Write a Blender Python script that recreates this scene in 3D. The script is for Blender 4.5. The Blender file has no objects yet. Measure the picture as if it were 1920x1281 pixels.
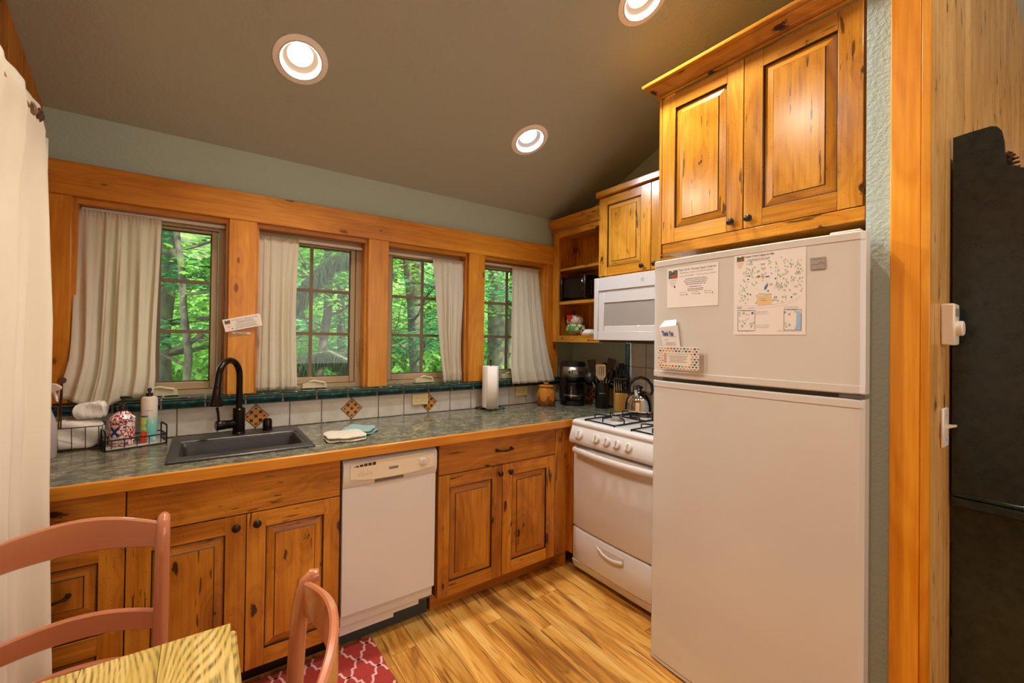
import bpy, bmesh, math, random
from mathutils import Vector, Matrix
from math import sin, cos, pi, radians, sqrt, atan2

R = random.Random(11)
SC = bpy.context.scene
COL = SC.collection

# ---------------------------------------------------------------- camera
CAM = Vector((-2.56063, -2.46892, 1.40988))
yaw, pitch, roll, FPX, PX, PY = 0.5744342602, 0.0084708734, 0.0137748651, 780.49462, 890.69488, 627.33564
fw = Vector((sin(yaw) * cos(pitch), cos(yaw) * cos(pitch), sin(pitch)))
rt = Vector((cos(yaw), -sin(yaw), 0)); up = rt.cross(fw)
rt2 = rt * cos(roll) + up * sin(roll); up2 = up * cos(roll) - rt * sin(roll)
cd = bpy.data.cameras.new('camera'); cam = bpy.data.objects.new('camera', cd); COL.objects.link(cam)
M = Matrix.Identity(4)
for i in range(3):
    M[i][0], M[i][1], M[i][2], M[i][3] = rt2[i], up2[i], -fw[i], CAM[i]
cam.matrix_world = M
cd.sensor_fit = 'HORIZONTAL'; cd.sensor_width = 36; cd.lens = FPX * 36 / 1920
cd.shift_x = (960 - PX) / 1920; cd.shift_y = (PY - 640.5) / 1920
cd.clip_start = 0.02; cd.clip_end = 200
SC.camera = cam

# ---------------------------------------------------------------- colour management, world, lights
SC.view_settings.view_transform = 'Standard'; SC.view_settings.look = 'None'
SC.view_settings.gamma = 1; SC.view_settings.use_curve_mapping = False
SC.view_settings.exposure = -0.12
SC.cycles.max_bounces = 8; SC.cycles.diffuse_bounces = 4; SC.cycles.transparent_max_bounces = 16
SC.cycles.caustics_reflective = False; SC.cycles.caustics_refractive = False
SC.cycles.sample_clamp_indirect = 6

w = bpy.data.worlds.new('world'); SC.world = w; w.use_nodes = True
bg = w.node_tree.nodes['Background']; bg.inputs[0].default_value = (0.80, 0.92, 1.0, 1); bg.inputs[1].default_value = 5.0

def light(name, kind, loc, energy, col, rot=(0, 0, 0), **kw):
    l = bpy.data.lights.new(name, kind); l.energy = energy; l.color = col
    for k, v in kw.items(): setattr(l, k, v)
    o = bpy.data.objects.new(name, l); COL.objects.link(o); o.location = loc; o.rotation_euler = rot
    return o
light('sun', 'SUN', (0, 0, 10), 12.0, (1.0, 0.96, 0.86), (radians(38), radians(18), radians(20)), angle=radians(1.5))
# added area lights for soft fill, standing in for unseen windows behind the camera
light('room_fill_light', 'AREA', (-0.6, -5.2, 2.0), 55, (1.0, 0.96, 0.90), (radians(85), 0, 0), shape='RECTANGLE', size=3.6, size_y=2.2)
light('side_fill_light', 'AREA', (2.9, -4.0, 1.9), 22, (1.0, 0.96, 0.90), (radians(88), 0, radians(90)), shape='RECTANGLE', size=2.2, size_y=2.0)

CZ, CS = 2.3647, 0.4535            # ceiling: z = CZ - CS*y
RIDGE = -3.2
def ceil_z(y): return CZ - CS * y if y > RIDGE else CZ - CS * RIDGE + CS * (y - RIDGE)

# ---------------------------------------------------------------- colours and materials
def lin(c):
    if isinstance(c, str): c = tuple(int(c[i:i + 2], 16) / 255 for i in (0, 2, 4))
    return tuple(x / 12.92 if x <= .04045 else ((x + .055) / 1.055) ** 2.4 for x in c[:3]) + (1,)

class NT:
    def __init__(s, name):
        s.m = bpy.data.materials.new(name); s.m.use_nodes = True; s.t = s.m.node_tree; s.n = s.t.nodes
        s.b = s.n['Principled BSDF']; s.out = s.n['Material Output']
    def node(s, ty, **kw):
        x = s.n.new(ty)
        for k, v in kw.items(): setattr(x, k, v)
        return x
    def link(s, a, b): s.t.links.new(a, b)
    def inp(s, x, i, v):
        if hasattr(v, 'is_linked') or isinstance(v, bpy.types.NodeSocket): s.link(v, x.inputs[i])
        else: x.inputs[i].default_value = v
    def math(s, op, a, b=0.0, c=None, clamp=False):
        x = s.node('ShaderNodeMath', operation=op); x.use_clamp = clamp
        s.inp(x, 0, a); s.inp(x, 1, b)
        if c is not None: s.inp(x, 2, c)
        return x.outputs[0]
    def coord(s, kind='Object'):
        if not hasattr(s, '_tc'): s._tc = s.node('ShaderNodeTexCoord')
        return s._tc.outputs[kind]
    def mapping(s, vec, scale=(1, 1, 1), loc=(0, 0, 0), rot=(0, 0, 0)):
        x = s.node('ShaderNodeMapping'); s.link(vec, x.inputs[0]); s.inp(x, 'Scale', scale); s.inp(x, 'Location', loc); s.inp(x, 'Rotation', rot)
        return x.outputs[0]
    def noise(s, vec, scale=5, detail=3, rough=.5, dist=0):
        x = s.node('ShaderNodeTexNoise'); s.link(vec, x.inputs['Vector'])
        x.inputs['Scale'].default_value = scale; x.inputs['Detail'].default_value = detail
        x.inputs['Roughness'].default_value = rough; x.inputs['Distortion'].default_value = dist
        return x.outputs['Fac']
    def ramp(s, fac, stops, interp='LINEAR'):
        x = s.node('ShaderNodeValToRGB'); x.color_ramp.interpolation = interp; s.inp(x, 0, fac)
        e = x.color_ramp.elements
        while len(e) < len(stops): e.new(.5)
        for i, (p, c) in enumerate(stops): e[i].position = p; e[i].color = lin(c) if not isinstance(c, (int, float)) else (c, c, c, 1)
        return x.outputs[0]
    def mix(s, fac, a, b, blend='MIX'):
        x = s.node('ShaderNodeMix', data_type='RGBA', blend_type=blend); s.inp(x, 0, fac); s.inp(x, 6, a); s.inp(x, 7, b)
        return x.outputs[2]
    def smooth(s, v, lo, hi):
        x = s.node('ShaderNodeMapRange', interpolation_type='SMOOTHSTEP'); s.inp(x, 0, v); s.inp(x, 1, lo); s.inp(x, 2, hi)
        return x.outputs[0]
    def bump(s, h, strength=.3, dist=.01):
        x = s.node('ShaderNodeBump'); s.inp(x, 'Height', h); x.inputs['Strength'].default_value = strength; x.inputs['Distance'].default_value = dist
        s.link(x.outputs[0], s.b.inputs['Normal'])
    def rnd(s):
        if not hasattr(s, '_oi'): s._oi = s.node('ShaderNodeObjectInfo')
        return s._oi.outputs['Random']

MATS = {}
def mat(name, col, rough=.5, metal=0, spec=None, coat=0, trans=0, emit=None, es=0, ior=None, alpha=None):
    if name in MATS: return MATS[name]
    n = NT(name); b = n.b.inputs; b['Base Color'].default_value = lin(col); b['Roughness'].default_value = rough; b['Metallic'].default_value = metal
    if spec is not None: b['Specular IOR Level'].default_value = spec
    if coat: b['Coat Weight'].default_value = coat; b['Coat Roughness'].default_value = .08
    if trans: b['Transmission Weight'].default_value = trans
    if ior: b['IOR'].default_value = ior
    if emit: b['Emission Color'].default_value = lin(emit); b['Emission Strength'].default_value = es
    if alpha is not None: b['Alpha'].default_value = alpha
    MATS[name] = n.m
    return n.m

WOODS = {  # light, mid, dark, knot, ring strength, knots amount, crack amount, roughness
    'alder': ('c98429', 'b06a1b', '8c4e10', '231004', .5, .60, 1.0, .30),
    'upper': ('dc9a38', 'c68424', 'a06015', '231004', .5, .60, .9, .24),
    'trim':  ('e09a38', 'd08526', 'b86e16', '7a3e10', .5, .45, 0.0, .32),
    'fir':   ('eaa22c', 'de911c', 'cc7c0c', '7a3e10', .7, .22, 0.0, .35),
    'board': ('d3902e', 'bf781c', '9c5c10', '3d1a06', .5, .50, 0.0, .38),
    'pine':  ('e0b674', 'd2a25c', 'bb8842', '5a3010', .4, .90, .70, .34),
    'oak':   ('cdb070', 'b8984c', '9a7c38', '6b4a1a', .6, 0.0, .0, .35),
    'block': ('d9a758', 'cf9a48', 'c08a3c', '7a4a1a', .2, 0.0, .0, .45),
}
def W(kind, axis):
    nm = '%s_wood_%s' % (kind, axis)
    if nm in MATS: return MATS[nm]
    li, mi, da, kn, ring, knots, cracks, ro = WOODS[kind]
    n = NT(nm)
    off = n.math('MULTIPLY', n.rnd(), 37.0)
    cv = n.node('ShaderNodeCombineXYZ'); n.link(off, cv.inputs[0]); n.link(n.math('MULTIPLY', off, 1.7), cv.inputs[1]); n.link(n.math('MULTIPLY', off, .6), cv.inputs[2])
    va = n.node('ShaderNodeVectorMath', operation='ADD'); n.link(n.coord(), va.inputs[0]); n.link(cv.outputs[0], va.inputs[1])
    P = va.outputs[0]
    def sc(a, g): return tuple(g if 'xyz'[i] == axis else a for i in range(3))
    # knots: cells in (x+y, z) so that every upright face shows them
    sp3 = n.node('ShaderNodeSeparateXYZ'); n.link(P, sp3.inputs[0])
    hz_ = n.math('ADD', sp3.outputs[0], sp3.outputs[1])
    kx_, kz_ = (9.0, 3.8) if axis == 'z' else (3.8, 9.0)
    kc = n.node('ShaderNodeCombineXYZ'); n.link(n.math('MULTIPLY', hz_, kx_), kc.inputs[0]); n.link(n.math('MULTIPLY', sp3.outputs[2], kz_), kc.inputs[1])
    vo = n.node('ShaderNodeTexVoronoi', feature='F1', voronoi_dimensions='2D'); n.link(kc.outputs[0], vo.inputs['Vector']); vo.inputs['Scale'].default_value = 1
    sep = n.node('ShaderNodeSeparateColor'); n.link(vo.outputs['Color'], sep.inputs[0])
    gate = n.math('GREATER_THAN', sep.outputs[0], 1 - .62 * knots if knots else 2.0)
    kd = vo.outputs['Distance']
    jag = n.noise(n.mapping(P, sc(70, 26)), 1, 3, .7)
    rk = n.math('ADD', .015, n.math('MULTIPLY', sep.outputs[1], .075))
    kn_core = n.math('MULTIPLY', n.smooth(n.math('SUBTRACT', n.math('ADD', kd, n.math('MULTIPLY', n.math('SUBTRACT', jag, .5), .45 if cracks else .12)), rk), .035, -.02), gate)
    kn_halo = n.math('MULTIPLY', n.smooth(kd, .55, .05), gate)
    # grain
    warp = n.noise(n.mapping(P, sc(3.0, .8)), 1, 2)
    fine = n.noise(n.mapping(P, sc(90, 3.0)), 1, 4, .65)
    rf_ = 62.0 if kind == 'oak' else 13.0
    base = n.math('ADD', n.math('MULTIPLY', warp, rf_), n.math('MULTIPLY', kn_halo, 1.6))
    rings = n.math('SINE', n.math('MULTIPLY', base, 6.28))
    rings = n.math('POWER', n.math('ADD', n.math('MULTIPLY', rings, .5), .5), 2.0)
    blot = n.noise(n.mapping(P, sc(6, 1.6)), 1, 3, .6)
    f = n.math('ADD', n.math('MULTIPLY', fine, .42), n.math('MULTIPLY', blot, .58))
    f = n.math('ADD', f, n.math('MULTIPLY', rings, ring * .12))
    col = n.ramp(f, [(.40, li), (.53, mi), (.68, da)])
    if kind == 'oak':
        pores = n.noise(n.mapping(P, sc(160, 9)), 1, 3, .7)
        col = n.mix(n.math('MULTIPLY', n.math('MULTIPLY', rings, n.smooth(pores, .38, .62)), .95), col, lin('5c4a20'))
    col = n.mix(n.math('MULTIPLY', kn_halo, .40), col, lin(da))
    col = n.mix(n.math('MULTIPLY', kn_core, .92), col, lin(kn))
    if cracks:
        ck = n.noise(n.mapping(P, sc(75, 9.0)), 1, 2, .45)
        cg = n.noise(n.mapping(P, sc(9, 4.0)), 1, 1, .5)
        cm = n.math('MULTIPLY', n.smooth(ck, .63, .67), n.smooth(cg, .54, .60))
        col = n.mix(n.math('MULTIPLY', cm, .85 * cracks), col, lin(kn))
        sp = n.noise(P, 190, 1, .4)
        col = n.mix(n.math('MULTIPLY', n.smooth(sp, .70, .74), .55 * cracks), col, lin(kn))
    vary = n.math('ADD', n.math('MULTIPLY', n.rnd(), .16), .92)
    hsv = n.node('ShaderNodeHueSaturation'); n.link(col, hsv.inputs['Color']); n.link(vary, hsv.inputs['Value'])
    n.link(hsv.outputs[0], n.b.inputs['Base Color'])
    n.b.inputs['Roughness'].default_value = ro
    n.b.inputs['Specular IOR Level'].default_value = .45
    n.bump(fine, .05, .002)
    MATS[nm] = n.m
    return n.m

def floor_mat():
    n = NT('hickory_floor'); P0 = n.coord(); off = n.math('MULTIPLY', n.rnd(), 61.0)
    cv = n.node('ShaderNodeCombineXYZ'); n.link(off, cv.inputs[0]); n.link(off, cv.inputs[1])
    va = n.node('ShaderNodeVectorMath', operation='ADD'); n.link(P0, va.inputs[0]); n.link(cv.outputs[0], va.inputs[1]); P = va.outputs[0]
    fine = n.noise(n.mapping(P, (110, 4, 4)), 1, 4, .6)
    big = n.noise(n.mapping(P, (7, .9, 3)), 1, 3, .55, .8)
    f = n.math('ADD', n.math('MULTIPLY', fine, .30), n.math('MULTIPLY', big, .75))
    rg = n.math('POWER', n.math('ADD', n.math('MULTIPLY', n.math('SINE', n.math('MULTIPLY', big, 75.0)), .5), .5), 3.0)
    f = n.math('ADD', f, n.math('MULTIPLY', rg, .05))
    col = n.ramp(f, [(.41, 'dcae62'), (.50, 'cf9848'), (.58, 'b87c30'), (.68, '8a5420')])
    hs = n.noise(n.mapping(P, (14, 1.3, 3)), 1, 2, .5)
    col = n.mix(n.math('MULTIPLY', n.smooth(hs, .58, .68), .75), col, lin('7a4416'))
    ck = n.noise(n.mapping(P, (50, 3, 3)), 1, 2, .4)
    col = n.mix(n.math('MULTIPLY', n.smooth(ck, .64, .69), .7), col, lin('5a2a0c'))
    hsv = n.node('ShaderNodeHueSaturation'); n.link(col, hsv.inputs['Color'])
    n.link(n.math('ADD', n.math('MULTIPLY', n.rnd(), .30), .84), hsv.inputs['Value'])
    n.link(hsv.outputs[0], n.b.inputs['Base Color']); n.b.inputs['Roughness'].default_value = .28
    n.bump(fine, .06, .002)
    return n.m

def plaster(name, c, bump=.5, scale=60, rough=.75):
    n = NT(name); n.b.inputs['Roughness'].default_value = rough
    nz = n.noise(n.coord(), scale, 4, .55); big = n.noise(n.coord(), 1.5, 2)
    n.link(n.mix(n.math('MULTIPLY', big, .12), lin(c), lin('d0d0c0')), n.b.inputs['Base Color'])
    n.bump(n.smooth(nz, .40, .62), bump, .003)
    return n.m

def laminate():
    n = NT('green_granite_laminate'); P = n.coord()
    a = n.noise(n.mapping(P, (16, 30, 20)), 1, 6, .72, .6); b = n.noise(P, 7, 4, .6, 1.0); c = n.noise(n.mapping(P, (60, 110, 80)), 1, 3, .7)
    f = n.math('ADD', n.math('MULTIPLY', a, .60), n.math('MULTIPLY', c, .40))
    col = n.ramp(f, [(.30, '30322a'), (.42, '4d4c3e'), (.50, '6e6a56'), (.57, '8f866b'), (.68, 'a89d82')])
    col = n.mix(n.smooth(b, .45, .70), col, n.ramp(f, [(.32, '282c27'), (.5, '545447'), (.66, '90846a')]))
    n.link(col, n.b.inputs['Base Color']); n.b.inputs['Roughness'].default_value = .19
    return n.m

def tile_mat():
    n = NT('crosshatched_white_tile'); P = n.coord()
    def lines(sgn):
        s = n.node('ShaderNodeSeparateXYZ'); n.link(P, s.inputs[0])
        h = n.math('ADD', s.outputs[0], s.outputs[1])
        t = n.math('ADD', n.math('MULTIPLY', h, 1.0), n.math('MULTIPLY', s.outputs[2], sgn))
        return n.math('POWER', n.math('ABSOLUTE', n.math('SINE', n.math('MULTIPLY', t, 230.0))), 3.0)
    l = n.math('MAXIMUM', lines(1.0), lines(-1.0)); mot = n.noise(P, 14, 3)
    c = n.mix(n.smooth(mot, .35, .7), lin('ddd5c8'), lin('cfc4b4'))
    n.link(n.mix(n.math('MULTIPLY', l, .42), c, lin('968d80')), n.b.inputs['Base Color'])
    n.b.inputs['Roughness'].default_value = .16; n.bump(l, .25, .001)
    return n.m

def teal_mat():
    n = NT('teal_glaze'); P = n.coord(); a = n.noise(P, 35, 4, .6)
    n.link(n.ramp(a, [(.35, '12302f'), (.55, '1d4544'), (.72, '3f6a60')]), n.b.inputs['Base Color']); n.b.inputs['Roughness'].default_value = .12
    return n.m

def cloth(name, c, transl=.3, weave=700, bump=.15, stripe=0):
    n = NT(name); P = n.coord(); nz = n.noise(n.mapping(P, (weave, weave, weave * .3)), 1, 2)
    n.b.inputs['Base Color'].default_value = lin(c); n.b.inputs['Roughness'].default_value = .9; n.b.inputs['Specular IOR Level'].default_value = .1
    n.bump(nz, bump, .002)
    if transl:
        t = n.node('ShaderNodeBsdfTranslucent'); t.inputs[0].default_value = lin(c)
        m = n.node('ShaderNodeMixShader'); m.inputs[0].default_value = transl
        n.link(n.b.outputs[0], m.inputs[1]); n.link(t.outputs[0], m.inputs[2]); n.link(m.outputs[0], n.out.inputs[0])
    return n.m

def glass_mat(name, tint=(1, 1, 1, 1), refl=.08):
    n = NT(name); n.n.remove(n.b)
    t = n.node('ShaderNodeBsdfTransparent'); t.inputs[0].default_value = tint
    g = n.node('ShaderNodeBsdfGlossy'); g.inputs['Roughness'].default_value = .02
    f = n.node('ShaderNodeFresnel'); f.inputs[0].default_value = 1.45
    m = n.node('ShaderNodeMixShader'); n.link(f.outputs[0], m.inputs[0]); n.link(t.outputs[0], m.inputs[1]); n.link(g.outputs[0], m.inputs[2]); n.link(m.outputs[0], n.out.inputs[0])
    return n.m

def leaf_mat(name, c1, c2, transl=.45):
    n = NT(name); P = n.coord(); a = n.noise(P, 3.5, 3)
    col = n.ramp(a, [(.3, c1), (.7, c2)])
    geo = n.node('ShaderNodeNewGeometry')
    hsv = n.node('ShaderNodeHueSaturation'); n.link(col, hsv.inputs['Color']); n.link(n.math('ADD', n.math('MULTIPLY', geo.outputs['Random Per Island'], .7), .65), hsv.inputs['Value'])
    n.link(hsv.outputs[0], n.b.inputs['Base Color']); n.b.inputs['Roughness'].default_value = .5
    t = n.node('ShaderNodeBsdfTranslucent'); n.link(hsv.outputs[0], t.inputs[0])
    m = n.node('ShaderNodeMixShader'); m.inputs[0].default_value = transl
    n.link(n.b.outputs[0], m.inputs[1]); n.link(t.outputs[0], m.inputs[2]); n.link(m.outputs[0], n.out.inputs[0])
    return n.m

def noisy(name, stops, scale=8, rough=.6, bump=.3, bscale=None, detail=4, metal=0):
    n = NT(name); a = n.noise(n.coord(), scale, detail, .6)
    n.link(n.ramp(a, stops), n.b.inputs['Base Color']); n.b.inputs['Roughness'].default_value = rough; n.b.inputs['Metallic'].default_value = metal
    if bump: n.bump(a if not bscale else n.noise(n.coord(), bscale, 4), bump, .01)
    return n.m

FLOOR = floor_mat(); SAGE = plaster('sage_green_wall', 'abbcae', .35); CEIL = plaster('olive_grey_ceiling', 'a3a598', .25)
LAM = laminate(); TILE = tile_mat(); TEAL = teal_mat()
GROUT = mat('grout', '8f7d68', .85); GROUT_L = mat('grout_light', 'a58a6c', .8)
CREAM = cloth('cream_linen', 'f6eddc', .45); BIGCL = cloth('cream_canvas', 'e6d8c2', .15, 500)
GLASS = glass_mat('window_glass'); VINYL = mat('tan_vinyl', 'b59c78', .45); VIN2 = mat('tan_vinyl_dark', '7a654a', .5)  # VIN2: darker tan for the muntins
RODW = mat('white_rod', 'e0d6c8', .4); KNOB = mat('aged_bronze', '35281f', .35, .7); IRON = mat('dark_iron', '221c18', .4, .6)
WHITE = mat('white_enamel', 'd6cfc9', .16, coat=.3); WHITE2 = mat('white_plastic', 'd4ccc4', .3)
FRID = mat('fridge_white', 'd3ccc4', .13, coat=.5); BISQ = mat('bisque_plastic', 'e2d3b6', .32)
BLACK = mat('black_plastic', '0e0d0d', .3); BLKM = mat('matte_black', '151414', .55); BRONZE = mat('oil_rubbed_bronze', '2a1f1a', .22, .75)
CHROME = mat('polished_steel', 'd8d2ca', .08, 1.0); STEEL = mat('brushed_steel', 'b3aca3', .3, 1.0)
GLAZE = mat('antique_glaze', '2e1405', .5); DARKW = mat('toe_dark', '3a1c08', .6)
SINK = noisy('black_composite', [(.3, '2b2623'), (.7, '3a3430')], 120, .38, .05)
IVORY = mat('ivory_plate', 'd9c48c', .35); SLOT = mat('slot_dark', '3a2c1c', .5); GREYP = mat('grey_print', '8d8478', .6)
PAPER = mat('paper', 'ece2dc', .45); INK = mat('ink', '3a2f30', .7); REDT = mat('terracotta_paint', 'b26c4a', .16, coat=.5)

# ---------------------------------------------------------------- mesh builder
class MB:
    def __init__(s, xf=None): s.v = []; s.f = []; s.mi = []; s.m = 0; s.xf = xf; s.sm = []
    def add(s, vs, fs, mi=None, smooth=True):
        o = len(s.v); s.v += [tuple(v) for v in vs]
        for f in fs: s.f.append([i + o for i in f]); s.mi.append(s.m if mi is None else mi); s.sm.append(smooth)
    def box(s, x0, x1, y0, y1, z0, z1, mi=None, bev=0):
        x0, x1 = sorted((x0, x1)); y0, y1 = sorted((y0, y1)); z0, z1 = sorted((z0, z1))
        if bev:
            b = min(bev, (x1 - x0) * .49, (y1 - y0) * .49, (z1 - z0) * .49)
            vs = []; idx = {}
            for ix, x in ((0, x0), (1, x1)):
                for iy, y in ((0, y0), (1, y1)):
                    for iz, z in ((0, z0), (1, z1)):
                        dx, dy, dz = (b if ix == 0 else -b), (b if iy == 0 else -b), (b if iz == 0 else -b)
                        for k, p in enumerate(((x, y + dy, z + dz), (x + dx, y, z + dz), (x + dx, y + dy, z))):
                            idx[ix, iy, iz, k] = len(vs); vs.append(p)
            g = lambda a, b_, c, k: idx[a, b_, c, k]
            fs = [[g(0, 0, 0, 0), g(0, 0, 1, 0), g(0, 1, 1, 0), g(0, 1, 0, 0)], [g(1, 0, 0, 0), g(1, 1, 0, 0), g(1, 1, 1, 0), g(1, 0, 1, 0)],
                  [g(0, 0, 0, 1), g(1, 0, 0, 1), g(1, 0, 1, 1), g(0, 0, 1, 1)], [g(0, 1, 0, 1), g(0, 1, 1, 1), g(1, 1, 1, 1), g(1, 1, 0, 1)],
                  [g(0, 0, 0, 2), g(0, 1, 0, 2), g(1, 1, 0, 2), g(1, 0, 0, 2)], [g(0, 0, 1, 2), g(1, 0, 1, 2), g(1, 1, 1, 2), g(0, 1, 1, 2)]]
            for a in (0, 1):
                for c in (0, 1):
                    fs.append([g(a, c, 0, 0), g(a, c, 1, 0), g(a, c, 1, 1), g(a, c, 0, 1)])      # along z
                    fs.append([g(a, 0, c, 0), g(a, 1, c, 0), g(a, 1, c, 2), g(a, 0, c, 2)])      # along y
                    fs.append([g(0, a, c, 1), g(1, a, c, 1), g(1, a, c, 2), g(0, a, c, 2)])      # along x
                    for d in (0, 1): fs.append([g(a, c, d, 0), g(a, c, d, 1), g(a, c, d, 2)])
            s.add(vs, fs, mi, False); return
        vs = [(x, y, z) for x in (x0, x1) for y in (y0, y1) for z in (z0, z1)]
        s.add(vs, [[0, 1, 3, 2], [4, 6, 7, 5], [0, 4, 5, 1], [2, 3, 7, 6], [0, 2, 6, 4], [1, 5, 7, 3]], mi, False)
    def prism(s, pts, fn, a0, a1, mi=None, smooth=False, caps=True):
        n = len(pts); vs = [fn(p[0], p[1], a0) for p in pts] + [fn(p[0], p[1], a1) for p in pts]
        fs = [[i, (i + 1) % n, n + (i + 1) % n, n + i] for i in range(n)]
        s.add(vs, fs, mi, smooth)
        if caps: s.add(vs, [list(range(n - 1, -1, -1)), list(range(n, 2 * n))], mi, False)
    def tube(s, pts, r, n=8, closed=False, mi=None, sx=1, ref=None):
        pts = [Vector(p) for p in pts]; N = len(pts); rr = r if isinstance(r, (list, tuple)) else [r] * N
        ring = []; prev = None
        for i, p in enumerate(pts):
            if closed: t = pts[(i + 1) % N] - pts[i - 1]
            else: t = pts[min(i + 1, N - 1)] - pts[max(i - 1, 0)]
            t.normalize()
            if prev is None:
                a = Vector(ref) if ref else (Vector((0, 0, 1)) if abs(t.z) < .9 else Vector((1, 0, 0)))
            else: a = prev
            u = (a - t * a.dot(t)).normalized(); v = t.cross(u); prev = u
            ring.append([p + (u * cos(2 * pi * k / n) * sx + v * sin(2 * pi * k / n)) * rr[i] for k in range(n)])
        vs = [q for rg in ring for q in rg]; fs = []
        for i in range(N if closed else N - 1):
            j = (i + 1) % N
            for k in range(n): fs.append([i * n + k, i * n + (k + 1) % n, j * n + (k + 1) % n, j * n + k])
        s.add(vs, fs, mi, True)
        if not closed: s.add(vs, [list(range(n))[::-1], [(N - 1) * n + k for k in range(n)]], mi, False)
    def lathe(s, prof, c=(0, 0, 0), ax=None, n=24, mi=None, ell=1, cap=True):
        c = Vector(c)
        if ax is None: X, Y, Z = Vector((1, 0, 0)), Vector((0, 1, 0)), Vector((0, 0, 1))
        else:
            Z = Vector(ax).normalized(); X = Z.orthogonal().normalized(); Y = Z.cross(X)
        vs = []
        for r, z in prof:
            for k in range(n): vs.append(c + X * (r * cos(2 * pi * k / n)) + Y * (r * ell * sin(2 * pi * k / n)) + Z * z)
        fs = [[i * n + k, i * n + (k + 1) % n, (i + 1) * n + (k + 1) % n, (i + 1) * n + k] for i in range(len(prof) - 1) for k in range(n)]
        s.add(vs, fs, mi, True)
        if not cap: return
        if prof[0][0] > 1e-5: s.add([vs[k] for k in range(n)], [list(range(n))[::-1]], mi, False)
        if prof[-1][0] > 1e-5: s.add([vs[(len(prof) - 1) * n + k] for k in range(n)], [list(range(n))], mi, False)
    def surf(s, nu, nv, fn, mi=None, closed_u=False):
        vs = [fn(i / nu, j / nv) for j in range(nv + 1) for i in range(nu + 1)]
        fs = [[j * (nu + 1) + i, j * (nu + 1) + i + 1, (j + 1) * (nu + 1) + i + 1, (j + 1) * (nu + 1) + i] for j in range(nv) for i in range(nu)]
        s.add(vs, fs, mi, True)
    def poly(s, pts, mi=None): s.add(pts, [list(range(len(pts)))], mi, False)

ORG = {}
def mesh_of(name, mb, mats, off=(0, 0, 0), ang=40, fix=True):
    me = bpy.data.meshes.new(name); o = Vector(off)
    vs = [Vector(mb.xf(*v)) if mb.xf else Vector(v) for v in mb.v]
    me.from_pydata([v - o for v in vs], [], mb.f)
    if not isinstance(mats, (list, tuple)): mats = [mats]
    for m in mats: me.materials.append(m)
    me.polygons.foreach_set('material_index', mb.mi)
    me.polygons.foreach_set('use_smooth', mb.sm)
    if fix:
        bm = bmesh.new(); bm.from_mesh(me); bmesh.ops.remove_doubles(bm, verts=bm.verts, dist=1e-5); bmesh.ops.recalc_face_normals(bm, faces=bm.faces); bm.to_mesh(me); bm.free()
        me.set_sharp_from_angle(angle=radians(ang))
    me.update()
    return me
def obj(name, mb, mats, parent=None, **kw):
    off = ORG.get(parent.name, Vector()) if parent else Vector()
    me = mesh_of(name, mb, mats, off, kw.pop('ang', 40), kw.pop('fix', True))
    o = bpy.data.objects.new(name, me); COL.objects.link(o)
    if parent: o.parent = parent
    ORG[o.name] = Vector(off)
    for k, v in kw.items(): o[k] = v
    return o
def thing(name, label, cat, loc=(0, 0, 0), group=None):
    o = bpy.data.objects.new(name, None); COL.objects.link(o); o.location = loc; o['label'] = label; o['category'] = cat
    o.empty_display_size = .05
    if group: o['group'] = group
    ORG[o.name] = Vector(loc)
    return o
def struct(name, mb, mats, **kw): return obj(name, mb, mats, None, kind='structure', **kw)
def dup(root, loc=None, rotz=None, label=None):
    def cp(o, par):
        c = o.copy(); COL.objects.link(c)
        if par: c.parent = par
        for ch in list(o.children): cp(ch, c)
        return c
    r = cp(root, None)
    if loc is not None: r.location = loc
    if rotz is not None: r.rotation_euler = (0, 0, rotz)
    if label: r['label'] = label
    return r
def inst(name, me, parent, loc, **kw):
    o = bpy.data.objects.new(name, me); COL.objects.link(o); o.parent = parent
    o.location = Vector(loc) - ORG.get(parent.name, Vector())
    for k, v in kw.items(): o[k] = v
    return o

def text_geo(body, width=None, height=None, shear=0, bold=0):
    cu = bpy.data.curves.new('t', 'FONT'); cu.body = body; cu.shear = shear; cu.offset = bold; cu.resolution_u = 2
    o = bpy.data.objects.new('t', cu); COL.objects.link(o)
    dg = bpy.context.evaluated_depsgraph_get(); me = bpy.data.meshes.new_from_object(o.evaluated_get(dg))
    vs = [v.co.copy() for v in me.vertices]; fs = [list(p.vertices) for p in me.polygons]
    bpy.data.objects.remove(o); bpy.data.curves.remove(cu); bpy.data.meshes.remove(me)
    x0 = min(v.x for v in vs); x1 = max(v.x for v in vs); y0 = min(v.y for v in vs); y1 = max(v.y for v in vs)
    sx = width / (x1 - x0) if width else height / (y1 - y0)
    sy = height / (y1 - y0) if height else sx
    return [((v.x - x0) * sx, (v.y - y0) * sy) for v in vs], fs
def put_text(mb, body, u, v, width=None, height=None, w=0, mi=None, shear=0, rot=0, bold=0):
    vs, fs = text_geo(body, width, height, shear, bold)
    c, s_ = cos(rot), sin(rot)
    mb.add([(u + a * c - b * s_, v + a * s_ + b * c, w) for a, b in vs], fs, mi, False)
def quad(mb, u0, u1, v0, v1, w, mi=None): mb.poly([(u0, v0, w), (u1, v0, w), (u1, v1, w), (u0, v1, w)], mi)
def disc(mb, u, v, r, w, mi=None, n=10, ry=None): mb.poly([(u + r * cos(2 * pi * k / n), v + (ry or r) * sin(2 * pi * k / n), w) for k in range(n)], mi)
def ringp(mb, u, v, r0, r1, w, mi=None, n=20):
    vs = [(u + r * cos(2 * pi * k / n), v + r * sin(2 * pi * k / n), w) for r in (r0, r1) for k in range(n)]
    mb.add(vs, [[k, (k + 1) % n, n + (k + 1) % n, n + k] for k in range(n)], mi, False)
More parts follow.
